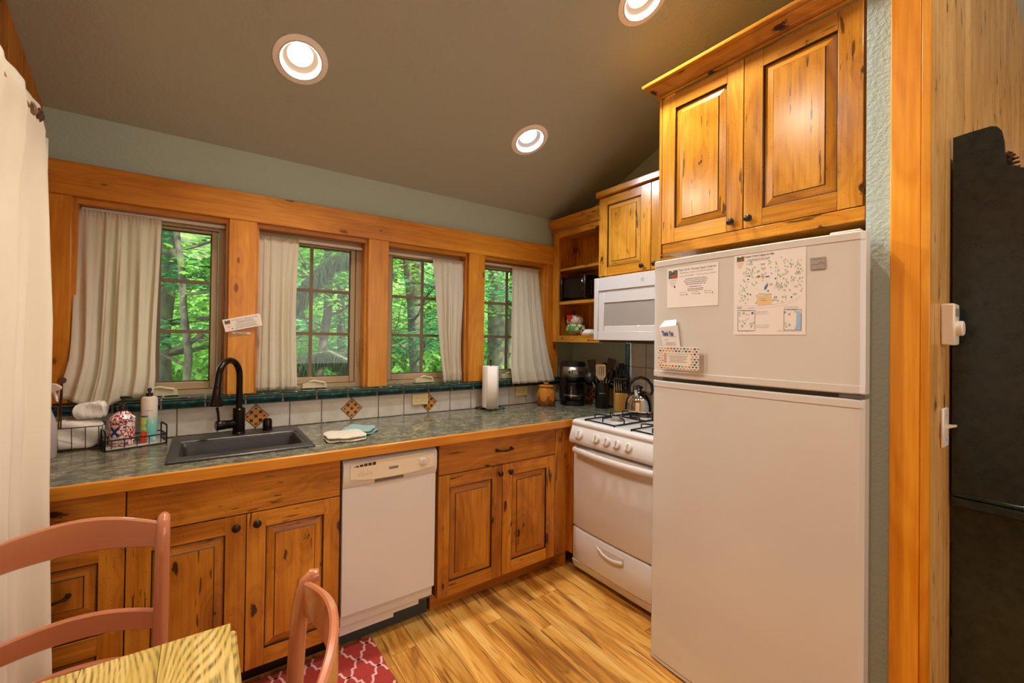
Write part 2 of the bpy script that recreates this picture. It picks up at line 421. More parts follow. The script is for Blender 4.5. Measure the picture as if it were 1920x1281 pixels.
def tiny_lines(mb, u, v, wd, n, dv, h, w, mi, centre=True):
    for i in range(n):
        L = wd * R.uniform(.7, 1.0); a = u + (wd - L) / 2 if centre else u; e = a + L
        while a < e:
            b = min(e, a + h * R.uniform(1.5, 5)); quad(mb, a, b, v - i * dv, v - i * dv + h, w, mi); a = b + h * .8
def smooth_rows(rows, t):
    """Catmull-Rom through (t, values...)"""
    for i in range(len(rows) - 1):
        if t <= rows[i + 1][0] or i == len(rows) - 2:
            a, b = rows[i], rows[i + 1]; k = max(0, min(1, (t - a[0]) / (b[0] - a[0])))
            pa, pb = rows[max(i - 1, 0)], rows[min(i + 2, len(rows) - 1)]
            out = []
            for j in range(1, len(a)):
                m0 = (b[j] - pa[j]) / max(1e-6, b[0] - pa[0]) * (b[0] - a[0]); m1 = (pb[j] - a[j]) / max(1e-6, pb[0] - a[0]) * (b[0] - a[0])
                k2, k3 = k * k, k * k * k
                out.append((2 * k3 - 3 * k2 + 1) * a[j] + (k3 - 2 * k2 + k) * m0 + (-2 * k3 + 3 * k2) * b[j] + (k3 - k2) * m1)
            return out

# ================================================================ THE ROOM
XL, XR2, YF = -3.153, 3.0, -5.4
# ---- floor of separate planks running away from the window wall
fb = MB(); fb.box(XL - .1, XR2 + .1, YF - .1, .12, -.12, -.014)
floor = struct('floor', fb, mat('subfloor', '5a3a1c', .8))
x = XL; k = 0
while x < XR2:
    wd = R.choice((.075, .10, .125)); far = x > .2
    y = .0 + R.uniform(0, .7) * 0; y1 = 0.0; first = True
    while y1 > YF:
        L = R.uniform(.35, 1.3) if first else R.uniform(.9, 1.9); first = False
        if far or y1 < -3: L = 2.5
        y0 = max(YF, y1 - L)
        b = MB(); b.box(x + .0006, x + wd - .0006, y0 + .0007, y1 - .0007, -.014, 0, bev=.0012)
        obj('plank', b, FLOOR, floor); y1 = y0; k += 1
    x += wd

# ---- window wall with four openings
OPEN = [(-3.05, -2.468), (-2.343, -1.746), (-1.621, -1.035), (-.905, -.31)]
ZS, ZT = 1.098, 1.9975
wb = MB()
wb.box(XL - .1, XR2 + .1, 0, .17, -.1, ZS - .012); wb.box(XL - .1, XR2 + .1, 0, .17, ZT, 2.9)
xs = [XL - .1] + [c for o in OPEN for c in o] + [XR2 + .1]
for i in range(0, len(xs), 2): wb.box(xs[i], xs[i + 1], 0, .17, ZS - .012, ZT)
wall_back = struct('wall_back', wb, SAGE)

def mpw(Y0): return lambda u, v, w_: (u, Y0 - w_, v)      # facing the camera from the window wall
def mpr(X0): return lambda u, v, w_: (X0 - w_, -u, v)     # facing the camera from the right wall (u = -y)

# ---- ceiling, two slopes, with round lamp openings cut as square holes
LAMPS = [(-2.232, -.536), (-.938, -.538), (-.922, -1.297), (-2.232, -1.297), (-2.232, -2.3), (-.922, -2.6)]  # last two are added behind the camera as fill
cb = MB(); hs = .078
ys = sorted({0.0, RIDGE} | {l[1] + d for l in LAMPS for d in (-hs, hs)}, reverse=True)
xs = sorted({XL - .1, XR2 + .1} | {l[0] + d for l in LAMPS for d in (-hs, hs)})
for i in range(len(xs) - 1):
    for j in range(len(ys) - 1):
        cx, cy = (xs[i] + xs[i + 1]) / 2, (ys[j] + ys[j + 1]) / 2
        if any(abs(cx - l[0]) < hs and abs(cy - l[1]) < hs for l in LAMPS): continue
        cb.poly([(xs[i], ys[j], ceil_z(ys[j])), (xs[i + 1], ys[j], ceil_z(ys[j])), (xs[i + 1], ys[j + 1], ceil_z(ys[j + 1])), (xs[i], ys[j + 1], ceil_z(ys[j + 1]))])
cb.poly([(XL - .1, RIDGE, ceil_z(RIDGE)), (XR2 + .1, RIDGE, ceil_z(RIDGE)), (XR2 + .1, YF - .1, ceil_z(YF - .1)), (XL - .1, YF - .1, ceil_z(YF - .1))])
for (a, b_) in ((.17, RIDGE), (RIDGE, YF - .1)):
    cb.prism([(a, ceil_z(a) + .16), (b_, ceil_z(b_) + .16), (b_, ceil_z(b_) + .22), (a, ceil_z(a) + .22)], lambda p, q, x_: (x_, p, q), XL - .1, XR2 + .1)
ceiling = struct('ceiling', cb, CEIL, fix=False)

# ---- other walls
b = MB(); b.prism([(.0, -.1), (.0, 2.45), (RIDGE, 3.95), (YF, 2.97), (YF, -.1)], lambda p, q, x_: (x_, p, q), XL - .12, XL - .012)
wall_left = struct('wall_left', b, mat('left_wall_backing', '6a3c12', .7))
y = -.0
bw = .122
while y > YF + .05:
    y2 = max(y - bw, YF); zt = min(ceil_z(y), ceil_z(y2)) + .0
    b = MB(); e = .006
    b.prism([(y, XL - .012), (y, XL - e), (y - e, XL), (y2 + e, XL), (y2, XL - e), (y2, XL - .012)], lambda p, q, z_: (q, p, z_), 0, zt + .05)
    obj('board', b, W('board', 'z'), wall_left); y = y2
b = MB(); b.box(0, .1, -2.006, 0, -.1, 3.4)
wall_right = struct('wall_right', b, SAGE)
b = MB(); b.box(XL - .1, XR2 + .1, YF - .1, YF, -.1, 3.4); struct('wall_front', b, plaster('room_plaster', 'b9a98a', .2))
b = MB(); b.prism([(-2.09, -.1), (-2.09, 3.4), (RIDGE, 3.95), (YF, 3.0), (YF, -.1)], lambda p, q, x_: (x_, p, q), XR2, XR2 + .1); struct('wall_far_right', b, W('pine', 'z'))
# dividing wall between kitchen nook and the next room
b = MB(); b.prism([(-.70, -2.007), (.0, -2.007), (.0, -2.1), (XR2, -2.1), (XR2, -2.146), (-.70, -2.146)], lambda p, q, z_: (p, q, z_), 0, 3.36)
wall_divider = struct('wall_divider', b, plaster('pale_sage_wall', 'a9bdb8', .35, 70))
def bead_board(x0, x1):
    b = MB(); h = (x1 - x0) / 2; g = .005; pts = [(x0, -2.146)]
    for a in (x0, x0 + h): pts += [(a + .0015, -2.1475), (a + g, -2.157), (a + h - g, -2.157), (a + h - .0015, -2.1475)]
    pts += [(x1, -2.146)]
    b.prism(pts, lambda p, q, z_: (p, q, z_), 0, 3.36)
    return b
x = -.70
while x < XR2 - .1:
    x2 = x + .104; obj('board', bead_board(x, x2), W('pine', 'z'), wall_divider); x = x2
# end casing: wide board and narrow corner board
b = MB(); b.box(-.722, -.70, -2.139, -2.071, 0, 3.34, bev=.002); t1 = struct('trim_1', b, W('fir', 'z'))
b = MB(); b.box(-.722, -.70, -2.159, -2.1392, 0, 3.34, bev=.002); obj('corner_board', b, W('fir', 'z'), t1)

# ---- window trim
b = MB(); b.box(XL, -.10, -.03, -.0002, ZT, 2.144, bev=.003); struct('trim_2', b, W('trim', 'x'))
POSTS = [(XL, -3.05), (-2.468, -2.343), (-1.746, -1.621), (-1.035, -.905), (-.31, -.19)]
for i, (a, c) in enumerate(POSTS):
    b = MB(); b.box(a, c, -.03, -.0002, 1.1062, ZT - .0005, bev=.003)
    t = struct('trim_%d' % (i + 3), b, W('trim', 'z'))
    jb = MB()
    if i < 4: jb.box(c - .004, c + .012, -.0002, .10, 1.1062, ZT - .0005)
    if i > 0: jb.box(a - .012, a + .004, -.0002, .10, 1.1062, ZT - .0005)
    obj('jamb', jb, W('trim', 'z'), t)
b = MB()
for a, c in OPEN: b.box(a + .012, c - .012, -.0002, .10, ZT - .022, ZT - .0005)
obj('head_jamb', b, W('trim', 'x'), bpy.data.objects['trim_2'])

# ---- windows
def window(i, a, c, crank, crank_x):
    a += .012; c -= .012; z0, z1 = 1.1062, ZT - .022
    f = MB(); y0, y1 = .078, .15; fw_ = .030
    f.box(a, a + fw_, y0, y1, z0, z1); f.box(c - fw_, c, y0, y1, z0, z1); f.box(a + fw_, c - fw_, y0, y1, z1 - fw_, z1); f.box(a + fw_, c - fw_, y0, y1, z0, z0 + .022)
    wn = struct('window_%d' % i, f, VINYL)
    s = MB(); sw = .031; A, C_ = a + fw_, c - fw_; zb, zt = z0 + .022, z1 - fw_
    s.box(A + .002, A + sw, .090, .125, zb + .002, zt - .002, bev=.003); s.box(C_ - sw, C_ - .002, .090, .125, zb + .002, zt - .002, bev=.003)
    s.box(A + sw, C_ - sw, .090, .125, zt - .016, zt - .002, bev=.003); s.box(A + sw, C_ - sw, .090, .125, zb + .002, zb + .040, bev=.003)
    obj('sash', s, VINYL, wn)
    ga, gc, gz0, gz1 = A + sw, C_ - sw, zb + .040, zt - .016
    e = MB(); t_ = .005
    e.box(ga, ga + t_, .1, .112, gz0, gz1); e.box(gc - t_, gc, .1, .112, gz0, gz1); e.box(ga, gc, .1, .112, gz1 - t_, gz1); e.box(ga, gc, .1, .112, gz0, gz0 + t_)
    obj('glazing_bead', e, mat('dark_gasket', '4a3a2a', .6), wn)
    g = MB(); g.box(ga, gc, .104, .108, gz0, gz1); obj('pane', g, GLASS, wn)
    mx = (ga + gc) / 2; mz = [gz0 + (gz1 - gz0) * t for t in (1 / 3, 2 / 3)]
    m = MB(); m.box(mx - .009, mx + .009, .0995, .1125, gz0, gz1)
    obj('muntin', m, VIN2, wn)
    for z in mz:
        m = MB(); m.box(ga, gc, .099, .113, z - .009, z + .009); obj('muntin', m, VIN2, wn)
    # crank operator
    cx = crank_x; h = MB()
    h.prism([(-.065, 0), (.07, 0), (.066, .026), (.02, .034), (-.03, .030), (-.062, .022)], lambda p, q, y_: (cx + p, y_, z0 + .004 + q), .045, .078)
    h.tube([(cx - .03, .05, z0 + .038), (cx, .046, z0 + .044), (cx + .03, .045, z0 + .036), (cx + .055, .045, z0 + .032)], [.006, .008, .007, .008], 8)
    obj('crank_handle', h, mat('ivory_crank', 'd8c6a0', .35), wn)
    l = MB(); lx = c - .016
    l.box(lx - .006, lx + .006, .066, .078, z0 + .18, z0 + .29, bev=.003); l.box(lx - .004, lx + .004, .06, .066, z0 + .12, z0 + .22, bev=.002)
    obj('sash_lock', l, VINYL, wn)
    return wn
for i, ((a, c), cr) in enumerate(zip(OPEN, (-2.74, -2.03, -1.33, -.62))): window(i + 1, a, c, True, cr)

# ---- wall tile: teal sill and rail pieces, white crosshatched tile, terracotta diamonds
P_ = .1675
gb = MB(); gb.box(XL, 0, -.0025, -.0002, .915, 1.052); gb.box(XL, 0, -.0185, -.0002, 1.052, 1.0945)
obj('grout', gb, GROUT, wall_back)
tm = MB(); tm.box(-P_ / 2 + .0022, P_ / 2 - .0022, -.009, -.0026, .9175, 1.049, bev=.0015)
TME = mesh_of('tile', tm, TILE)
joints = [-3.153] + [-3.005 + P_ * k for k in range(18)] + [0]
for a, c in zip(joints[:-1], joints[1:]):
    if c - a > .16: inst('tile', TME, wall_back, ((a + c) / 2, 0, 0))
    elif c - a > .01:
        b = MB(); b.box(a + .002, c - .0022, -.009, -.0026, .9175, 1.049, bev=.0015); obj('tile', b, TILE, wall_back)
def diamond(parent, mp, u, v, r=.058):
    b = MB(mp); q = [(0, -r), (r, 0), (0, r), (-r, 0)]
    b.prism([(u + a * 1.10, v + c * 1.10) for a, c in q], lambda p, q_, w_: (p, q_, w_), .0022, .0094, 0)
    b.prism([(u + a, v + c) for a, c in q], lambda p, q_, w_: (p, q_, w_), .0090, .0112, 1)
    d = r * .135; g = r * .37
    for i, j in ((0, 0), (-1, 1), (1, 1), (-1, -1), (1, -1), (0, 2), (0, -2), (2, 0), (-2, 0)):
        k = .93 if abs(i) == 2 or abs(j) == 2 else 1
        h = d * (.62 if k < 1 else 1)
        b.box(u + i * g * k - h, u + i * g * k + h, v + j * g * k - h, v + j * g * k + h, .0110, .0119, 2)
    obj('diamond_tile', b, [mat('diamond_border', '5a4632', .6), noisy('terracotta_tile', [(.3, 'b4702c'), (.7, 'cf9040')], 40, .3, .1), mat('diamond_dark', '3a2416', .3)], parent)
for u in (-2.332, -1.8295, -1.327, -.8245): diamond(wall_back, mpw(0), u, .984)
rail = [(-.0186, 1.0535), (-.030, 1.0545), (-.032, 1.061), (-.0275, 1.066), (-.0275, 1.068), (-.037, 1.071), (-.040, 1.079), (-.037, 1.087), (-.032, 1.0895), (-.034, 1.094), (-.0186, 1.094)]
rj = [-3.153] + [-3.079 + .1745 * k for k in range(17)] + [-.112, 0]
rm = MB(); rm.prism(rail, lambda p, q, x_: (x_, p, q), -.0835, .0835)
RME = mesh_of('rail_tile', rm, TEAL, ang=25)
lm = MB(); lm.box(-.0835, .0835, -.036, .0776, ZS - .0008, 1.1055, bev=.003)
LME = mesh_of('sill_tile', lm, TEAL)
for a, c in zip(rj[:-1], rj[1:]):
    if c - a > .17:
        inst('rail_tile', RME, wall_back, ((a + c) / 2, 0, 0)); inst('sill_tile', LME, wall_back, ((a + c) / 2, 0, 0))
    elif c - a > .01:
        b = MB(); b.prism(rail, lambda p, q, x_: (x_, p, q), a + .003, c - .003); obj('rail_tile', b, TEAL, wall_back)
        b = MB(); b.box(a + .003, c - .003, -.036, 0, ZS - .0008, 1.1055, bev=.003); obj('sill_tile', b, TEAL, wall_back)
gb = MB(); gb.box(XL, 0, -.034, -.0002, 1.0945, ZS - .0009)
for a, c in OPEN: gb.box(a + .001, c - .001, 0, .0776, ZS - .0115, ZS - .0009)
gb.box(XL, 0, -.027, -.0186, 1.054, 1.0945)
obj('grout', gb, GROUT_L, wall_back)

# right wall tile
gb = MB(); gb.box(-.0025, 0, -.5435, -.0405, .9155, 1.052); gb.box(-.0025, 0, -1.3, -.5435, .9155, 1.392); gb.box(-.018, 0, -.5355, -.0405, 1.052, 1.0945)
obj('grout', gb, GROUT, wall_right)
def rtile(y1, y0, z0, z1):
    b = MB(); b.box(-.009, -.0026, y0 + .0022, y1 - .0022, z0 + .0022, z1 - .0022, bev=.0015); obj('tile', b, TILE, wall_right)
for y1, y0 in ((-.041, -.053), (-.053, -.2205), (-.2205, -.388), (-.388, -.5555)): rtile(y1, y0, .9155, 1.051)
for y1, y0 in ((-.567, -.7), (-.7, -.8675), (-.8675, -1.035), (-1.035, -1.2)):
    for z0, z1 in ((.9155, 1.054), (1.054, 1.2215), (1.2215, 1.389)): rtile(y1, y0, z0, z1)
diamond(wall_right, mpr(0), .2205, .984)
for y1, y0 in ((-.041, -.2), (-.2, -.37), (-.37, -.535)):
    b = MB(); b.prism(rail, lambda p, q, y_: (p, y_, q), y0 + .003, y1 - .003); obj('rail_tile', b, TEAL, wall_right)
    b = MB(); b.box(-.036, 0, y0 + .003, y1 - .003, 1.0945, 1.1055, bev=.003); obj('rail_tile', b, TEAL, wall_right)
for z0, z1 in ((1.053, 1.2215), (1.2215, 1.385)):
    b = MB(); b.prism([(0, -.536), (-.016, -.537), (-.022, -.545), (-.022, -.555), (-.016, -.564), (0, -.565)], lambda p, q, z_: (p, q, z_), z0 + .002, z1 - .002); obj('liner_tile', b, TEAL, wall_right)

# outlets (things mounted on the tile)
def outlet(name, label, u, v, wd, ht, mp, org):
    t = thing(name, label, 'outlet', org, group='wall outlets')
    b = MB(mp); b.box(u - wd / 2, u + wd / 2, v - ht / 2, v + ht / 2, .0122, .0185, bev=.002)
    obj('cover_plate', b, IVORY, t)
    b = MB(mp)
    for s_ in (-1, 1):
        cu = u + s_ * wd * .19
        b.box(cu - .016, cu + .016, v - .013, v + .013, .0185, .020, 0, bev=.001)
        for q in (-.006, .006): b.box(cu + q - .001 - .002, cu + q + .001 + .002, v + .003, v + .005, .0200, .0203, 1)
        b.box(cu - .009, cu - .006, v - .006, v - .003, .02, .0203, 1)
    obj('receptacle', b, [IVORY, SLOT], t)
outlet('wall_outlet', 'ivory double outlet overlapping the checked diamond tile', -1.388, 1.010, .113, .072, mpw(0), (-1.388, -.012, .974))
outlet('wall_outlet', 'ivory double outlet between the paper towel roll and brown jar', -.547, 1.014, .113, .070, mpw(0), (-.547, -.012, .979))

# ================================================================ CABINET BUILDERS
def panel_door(parent, mp, u0, u1, v0, v1, ins_u, ins_v, kind='alder', th=.019, w0=0.0, raised=.03, knob=None, grain_u='x'):
    """frame-and-panel door: the frame is the part, raised panel and knob its sub-parts. w0 = back of the door."""
    a, c, lo, hi = u0 + ins_u, u1 - ins_u, v0 + ins_v, v1 - ins_v
    F = w0 + th; b = MB(mp); g = .0012
    b.box(u0 + g, a, v0 + g, v1 - g, w0, F, 0, bev=.0016); b.box(c, u1 - g, v0 + g, v1 - g, w0, F, 0, bev=.0016)
    b.box(a, c, v0 + g, lo, w0, F - .0003, 1, bev=.001); b.box(a, c, hi, v1 - g, w0, F - .0003, 1, bev=.001)
    # glazed bead around the opening
    for (p, q, r_, s_) in ((a, a + .004, lo, hi), (c - .004, c, lo, hi), (a, c, lo, lo + .004), (a, c, hi - .004, hi)):
        b.box(p, q, r_, s_, w0 + .004, F - .004, 2)
    d = obj('door', b, [W(kind, 'z'), W(kind, grain_u), GLAZE], parent)
    p = MB(mp); m = raised; A, C_, L, H = a + .004, c - .004, lo + .004, hi - .004
    z0_, z1_ = F - .011, F - .002
    out = [(A, L), (C_, L), (C_, H), (A, H)]; inn = [(A + m, L + m), (C_ - m, L + m), (C_ - m, H - m), (A + m, H - m)]
    inn2 = [(A + m + .003, L + m + .003), (C_ - m - .003, L + m + .003), (C_ - m - .003, H - m - .003), (A + m + .003, H - m - .003)]
    vs = [(x_, y_, z0_) for x_, y_ in out] + [(x_, y_, z1_ - .003) for x_, y_ in inn] + [(x_, y_, z1_) for x_, y_ in inn2]
    for i in range(4):
        j = (i + 1) % 4
        p.add([vs[i], vs[j], vs[4 + j], vs[4 + i]], [[0, 1, 2, 3]], 0 if i % 2 else 1, False)
        p.add([vs[4 + i], vs[4 + j], vs[8 + j], vs[8 + i]], [[0, 1, 2, 3]], 2, False)
    p.add(vs[8:], [[0, 1, 2, 3]], 0, False)
    p.add([(x_, y_, w0 + .003) for x_, y_ in out], [[3, 2, 1, 0]], 0, False)
    obj('raised_panel', p, [W(kind, 'z'), W(kind, grain_u), GLAZE], d, fix=False)
    if knob: make_knob(d, mp, knob[0], knob[1], F)
    return d
def make_knob(parent, mp, u, v, F):
    k = MB(mp)
    prof = [(.0065, 0), (.0055, .008), (.007, .013), (.0145, .016), (.0155, .021), (.012, .026), (.006, .028), (0, .0285)]
    n = 16; vs = []
    for r, z in prof:
        for q in range(n): vs.append((u + r * cos(2 * pi * q / n), v + r * sin(2 * pi * q / n), F + z))
    k.add(vs, [[i * n + q, i * n + (q + 1) % n, (i + 1) * n + (q + 1) % n, (i + 1) * n + q] for i in range(len(prof) - 1) for q in range(n)])
    obj('knob', k, KNOB, parent)
def make_pull(parent, mp, u, v, F, L=.1):
    k = MB(mp)
    for s_ in (-1, 1):
        k.tube([(u + s_ * L / 2, v, F), (u + s_ * L / 2, v, F + .012), (u + s_ * L * .47, v, F + .02)], [.009, .006, .006], 8)
    k.tube([(u - L / 2, v, F + .018), (u - L * .3, v - .002, F + .024), (u, v - .004, F + .026), (u + L * .3, v - .002, F + .024), (u + L / 2, v, F + .018)], [.007, .0042, .0055, .0042, .007], 8)
    obj('pull_handle', k, KNOB, parent)
def slab_drawer(parent, mp, u0, u1, v0, v1, kind='alder', th=.019, pull=None, name='drawer', grain='x'):
    b = MB(mp); b.box(u0 + .0012, u1 - .0012, v0 + .0012, v1 - .0012, 0, th, bev=.0018)
    d = obj(name, b, W(kind, grain), parent)
    if pull: make_pull(d, mp, pull[0], pull[1], th)
    return d

# ---- base cabinets along the window wall (front of doors at y = -.615)
BP = mpw(-.596)
def carcass(t, x0, x1, left_panel=False):
    b = MB(); b.box(x0, x1, -.594, -.02, .10, .868); obj('body', b, [W('alder', 'z')], t)
    b = MB(); b.box(x0, x1, -.54, -.44, 0.0005, .0995); obj('toe_kick', b, [W('alder', 'x')], t)
t = thing('base_cabinet', 'honey alder drawer cabinet partly behind the long cream curtain', 'cabinet', (-2.96, -.3, 0), group='base cabinets')
carcass(t, XL + .003, -2.7815)
slab_drawer(t, BP, XL + .005, -2.781, .71, .868)
for v0, v1, pl in ((.40, .706, .553), (.09, .396, None)):
    d = panel_door(t, BP, XL + .005, -2.781, v0, v1, .069, .066, grain_u='x'); o_ = ORG[d.name]; d.name = 'drawer'; ORG[d.name] = o_
    if pl: make_pull(d, BP, -2.967, pl, .019, .09)
t = thing('base_cabinet', 'wide alder cabinet under the black sink', 'cabinet', (-2.415, -.3, 0), group='base cabinets')
b = MB()
for q in ((-2.7795, -2.755, -.594, -.02, .10, .868), (-2.078, -2.054, -.594, -.02, .10, .868), (-2.7545, -2.0785, -.594, -.02, .10, .12), (-2.7545, -2.0785, -.594, -.575, .1205, .868), (-2.7545, -2.0785, -.03, -.02, .1205, .868)): b.box(*q)
obj('body', b, [W('alder', 'z')], t)
b = MB(); b.box(-2.7795, -2.054, -.54, -.44, 0.0005, .0995); obj('toe_kick', b, [W('alder', 'x')], t)
slab_drawer(t, BP, -2.7795, -2.053, .71, .868, name='false_front')
panel_door(t, BP, -2.7795, -2.4145, .092, .708, .070, .066, knob=(-2.45, .667))
panel_door(t, BP, -2.4135, -2.053, .092, .708, .068, .064, knob=(-2.378, .668))
b = MB(); b.box(-2.66, -2.06, -.5495, -.5405, .012, .088); obj('black_toe_board', b, mat('black_tile_toe', '15120f', .3), t)
t = thing('base_cabinet', 'alder cabinet with drawer and two knotty doors right of the dishwasher', 'cabinet', (-1.09, -.3, 0), group='base cabinets')
b = MB(); b.box(-1.568, -.62, -.594, -.02, .10, .868); obj('body', b, [W('alder', 'z')], t)
b = MB(); b.prism([(-1.568, -.44), (-1.568, -.54), (-.72, -.54), (-.66, -.60), (-.66, -.44)], lambda p, q, z_: (p, q, z_), .0005, .0995); obj('toe_kick', b, [W('alder', 'x')], t)
slab_drawer(t, BP, -1.567, -.768, .712, .868, pull=(-1.159, .795))
panel_door(t, BP, -1.567, -1.1665, .095, .710, .067, .067, knob=(-1.19, .667))
panel_door(t, BP, -1.1655, -.768, .095, .710, .068, .067, knob=(-1.12, .667))
b = MB(); b.box(-.766, -.656, -.614, -.5945, .098, .868, bev=.0015); obj('filler_stile', b, W('alder', 'z'), t)
b = MB(); b.box(-.655, -.622, -.652, -.5945, .098, .868, bev=.0015); obj('corner_stile', b, W('alder', 'z'), t)

# ---- countertop (with sink cut-out) and its wooden edge
SX0, SX1, SY0, SY1 = -2.665, -2.155, -.505, -.085
ct = thing('countertop', 'long mottled green laminate countertop with honey wood front edge', 'countertop', (-1.6, -.3, .872))
b = MB()
for (x0, x1, y0, y1) in ((XL + .002, SX0, -.622, -.004), (SX1, -.004, -.622, -.004), (SX0, SX1, -.622, SY0), (SX0, SX1, SY1, -.004)): b.box(x0, x1, y0, y1, .8745, .914)
b.box(-.64, -.004, -.658, -.622, .8745, .914)
obj('laminate_top', b, LAM, ct)
b = MB(); b.box(XL + .002, -.641, -.642, -.6225, .8715, .9155, bev=.003); b.prism([(-.6605, -.642), (-.641, -.656), (-.628, -.656), (-.628, -.6585), (-.655, -.6585)], lambda p, q, z_: (p, q, z_), .8715, .9155)
obj('wood_edge', b, W('trim', 'x'), ct)

# ---- sink
t = thing('kitchen_sink', 'black composite drop-in sink set in the green countertop', 'sink', (-2.41, -.3, .72))
b = MB(); bx0, bx1, by0, by1 = -2.645, -2.178, -.448, -.195; zt = .925
ox0, ox1, oy0, oy1 = -2.683, -2.140, -.524, -.066
def rr(x0, x1, y0, y1, r, n=4):
    o = []
    for cx, cy, a0 in ((x1 - r, y1 - r, 0), (x0 + r, y1 - r, pi / 2), (x0 + r, y0 + r, pi), (x1 - r, y0 + r, 3 * pi / 2)):
        for k in range(n + 1): o.append((cx + r * cos(a0 + k * pi / 2 / n), cy + r * sin(a0 + k * pi / 2 / n)))
    return o
loops = [(rr(ox0, ox1, oy0, oy1, .012), .9145), (rr(ox0, ox1, oy0, oy1, .012), .921), (rr(ox0 + .004, ox1 - .004, oy0 + .004, oy1 - .004, .012), zt),
         (rr(bx0 - .016, bx1 + .016, by0 - .016, by1 + .016, .02), zt), (rr(bx0 - .012, bx1 + .012, by0 - .012, by1 + .012, .02), zt - .004), (rr(bx0, bx1, by0, by1, .02), zt - .005),
         (rr(bx0 + .006, bx1 - .006, by0 + .006, by1 - .006, .03), zt - .02), (rr(bx0 + .02, bx1 - .02, by0 + .02, by1 - .02, .04), .735), (rr(bx0 + .05, bx1 - .05, by0 + .05, by1 - .05, .04), .722)]
vs = [(p[0], p[1], z) for l, z in loops for p in l]; n = len(loops[0][0])
b.add(vs, [[i * n + k, i * n + (k + 1) % n, (i + 1) * n + (k + 1) % n, (i + 1) * n + k] for i in range(len(loops) - 1) for k in range(n)] + [[(len(loops) - 1) * n + k for k in range(n)]])
obj('basin', b, SINK, t, ang=30)
b = MB(); b.lathe([(0, .7225), (.03, .7225), (.042, .726), (.045, .724)], (-2.41, -.32, 0), n=20); obj('drain', b, STEEL, t)

# ---- faucet
fx, fy = -2.416, -.115
t = thing('faucet', 'tall oil-rubbed bronze gooseneck faucet behind the sink', 'faucet', (fx, fy, .925))
b = MB(); b.lathe([(.030, .9252), (.031, .930), (.0275, .934), (.0275, 1.045), (.024, 1.049), (0, 1.049)], (fx, fy, 0)); obj('faucet_body', b, BRONZE, t)
dx, dy = -.56, -.83; pts = [(fx, fy, 1.045), (fx, fy, 1.20)]
for k in range(1, 11):
    a = pi * k / 10; d = .083 * (1 - cos(a)); pts.append((fx + dx * d, fy + dy * d, 1.205 + .083 * sin(a)))
pts.append((fx + dx * .172, fy + dy * .172, 1.175))
b = MB(); b.tube(pts, .0145, 14); obj('gooseneck', b, BRONZE, t)
b = MB(); e = Vector(pts[-1]); d = Vector((dx * .12, dy * .12, -1)).normalized()
b.lathe([(.0148, 0), (.017, .004), (.0165, .02), (.019, .045), (.027, .078), (.029, .086), (.026, .090), (0, .088)], e, d, 20); obj('spray_head', b, BRONZE, t)
b = MB(); b.lathe([(.019, .02), (.021, .024), (.021, .06), (.0225, .062), (.0225, .098), (.020, .101), (0, .101)], (fx, fy, .975), (-1, -.25, 0), 16)
obj('handle_hub', b, BRONZE, t)
b = MB(); b.tube([(fx - .085, fy - .02, .99), (fx - .088, fy - .021, 1.03), (fx - .093, fy - .022, 1.062)], [.006, .0055, .006], 8); obj('lever', b, BRONZE, t)
t = thing('air_gap_cap', 'small black ribbed cap on the sink deck right of the faucet', 'cap', (-2.287, -.098, .925))
b = MB(); b.lathe([(.026, .9252), (.0265, .929), (.022, .931), (.0225, .972), (.020, .979), (.013, .983), (0, .984)], (-2.287, -.098, 0), n=20); obj('cap', b, BRONZE, t)

# ---- dishwasher
t = thing('dishwasher', 'narrow white dishwasher between the two base cabinets', 'dishwasher', (-1.81, -.3, 0))
b = MB(); b.box(-2.046, -1.582, -.59, -.03, .105, .866); obj('tub', b, mat('tub_grey', '55524e', .6), t)
b = MB(); b.box(-2.044, -1.584, -.618, -.592, .172, .738, bev=.003); obj('door_panel', b, WHITE, t)
DP = mpw(-.592); x0, x1 = -2.0445, -1.5835
b = MB(DP)
# control console: top lip, convex face, recessed grip under it
prof = [(.739, 0), (.739, .026), (.752, .030), (.770, .034), (.835, .034), (.848, .030), (.856, .022), (.858, 0)]
b.prism(prof, lambda p, q, a: (a, p, q), x0, x1, 0)
cp = obj('control_panel', b, WHITE2, t)
b = MB(DP)
pts = [(x0 + .03, .775), (x0 + .12, .763), (x0 + .23, .760), (x1 - .12, .763), (x1 - .02, .775), (x1 - .02, .842), (x1 - .1, .848), (x0 + .2, .848), (x0 + .03, .842)]
b.prism(pts, lambda p, q, a: (p, q, a), .0338, .0372, 0); obj('bisque_face', b, BISQ, cp)
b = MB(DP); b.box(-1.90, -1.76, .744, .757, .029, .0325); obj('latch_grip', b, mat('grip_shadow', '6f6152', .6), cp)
b = MB(DP); xx = -1.998
for k, (wd, h) in enumerate(((.004, .005), (.014, .007), (.016, .010), (.016, .012), (.016, .013), (.016, .014))):
    b.box(xx, xx + wd, .826, .826 + h, .0370, .0376, 0); xx += wd + .0035
obj('vent_slots', b, SLOT, cp)
b = MB(DP)
for k in range(4):
    ringp(b, -1.974 + k * .0175, .790, .0062, .0070, .0374, 0); disc(b, -1.974 + k * .0175, .790, .0018, .0374, 0); disc(b, -1.974 + k * .0175, .805, .0011, .0374, 1)
put_text(b, 'WASH', -1.97, .799, .010, .003, .0374, 0); put_text(b, 'DRY', -1.935, .799, .010, .003, .0374, 0)
for a in (-.9, -.35, .1, .45, 2.7, 3.6):
    u, v = -1.661 + .030 * cos(a), .805 + .022 * sin(a); quad(b, u - .006, u + .006, v - .0006, v + .0006, .0374, 0)
obj('button_print', b, [GREYP, SLOT], cp, fix=False, kind='stuff')
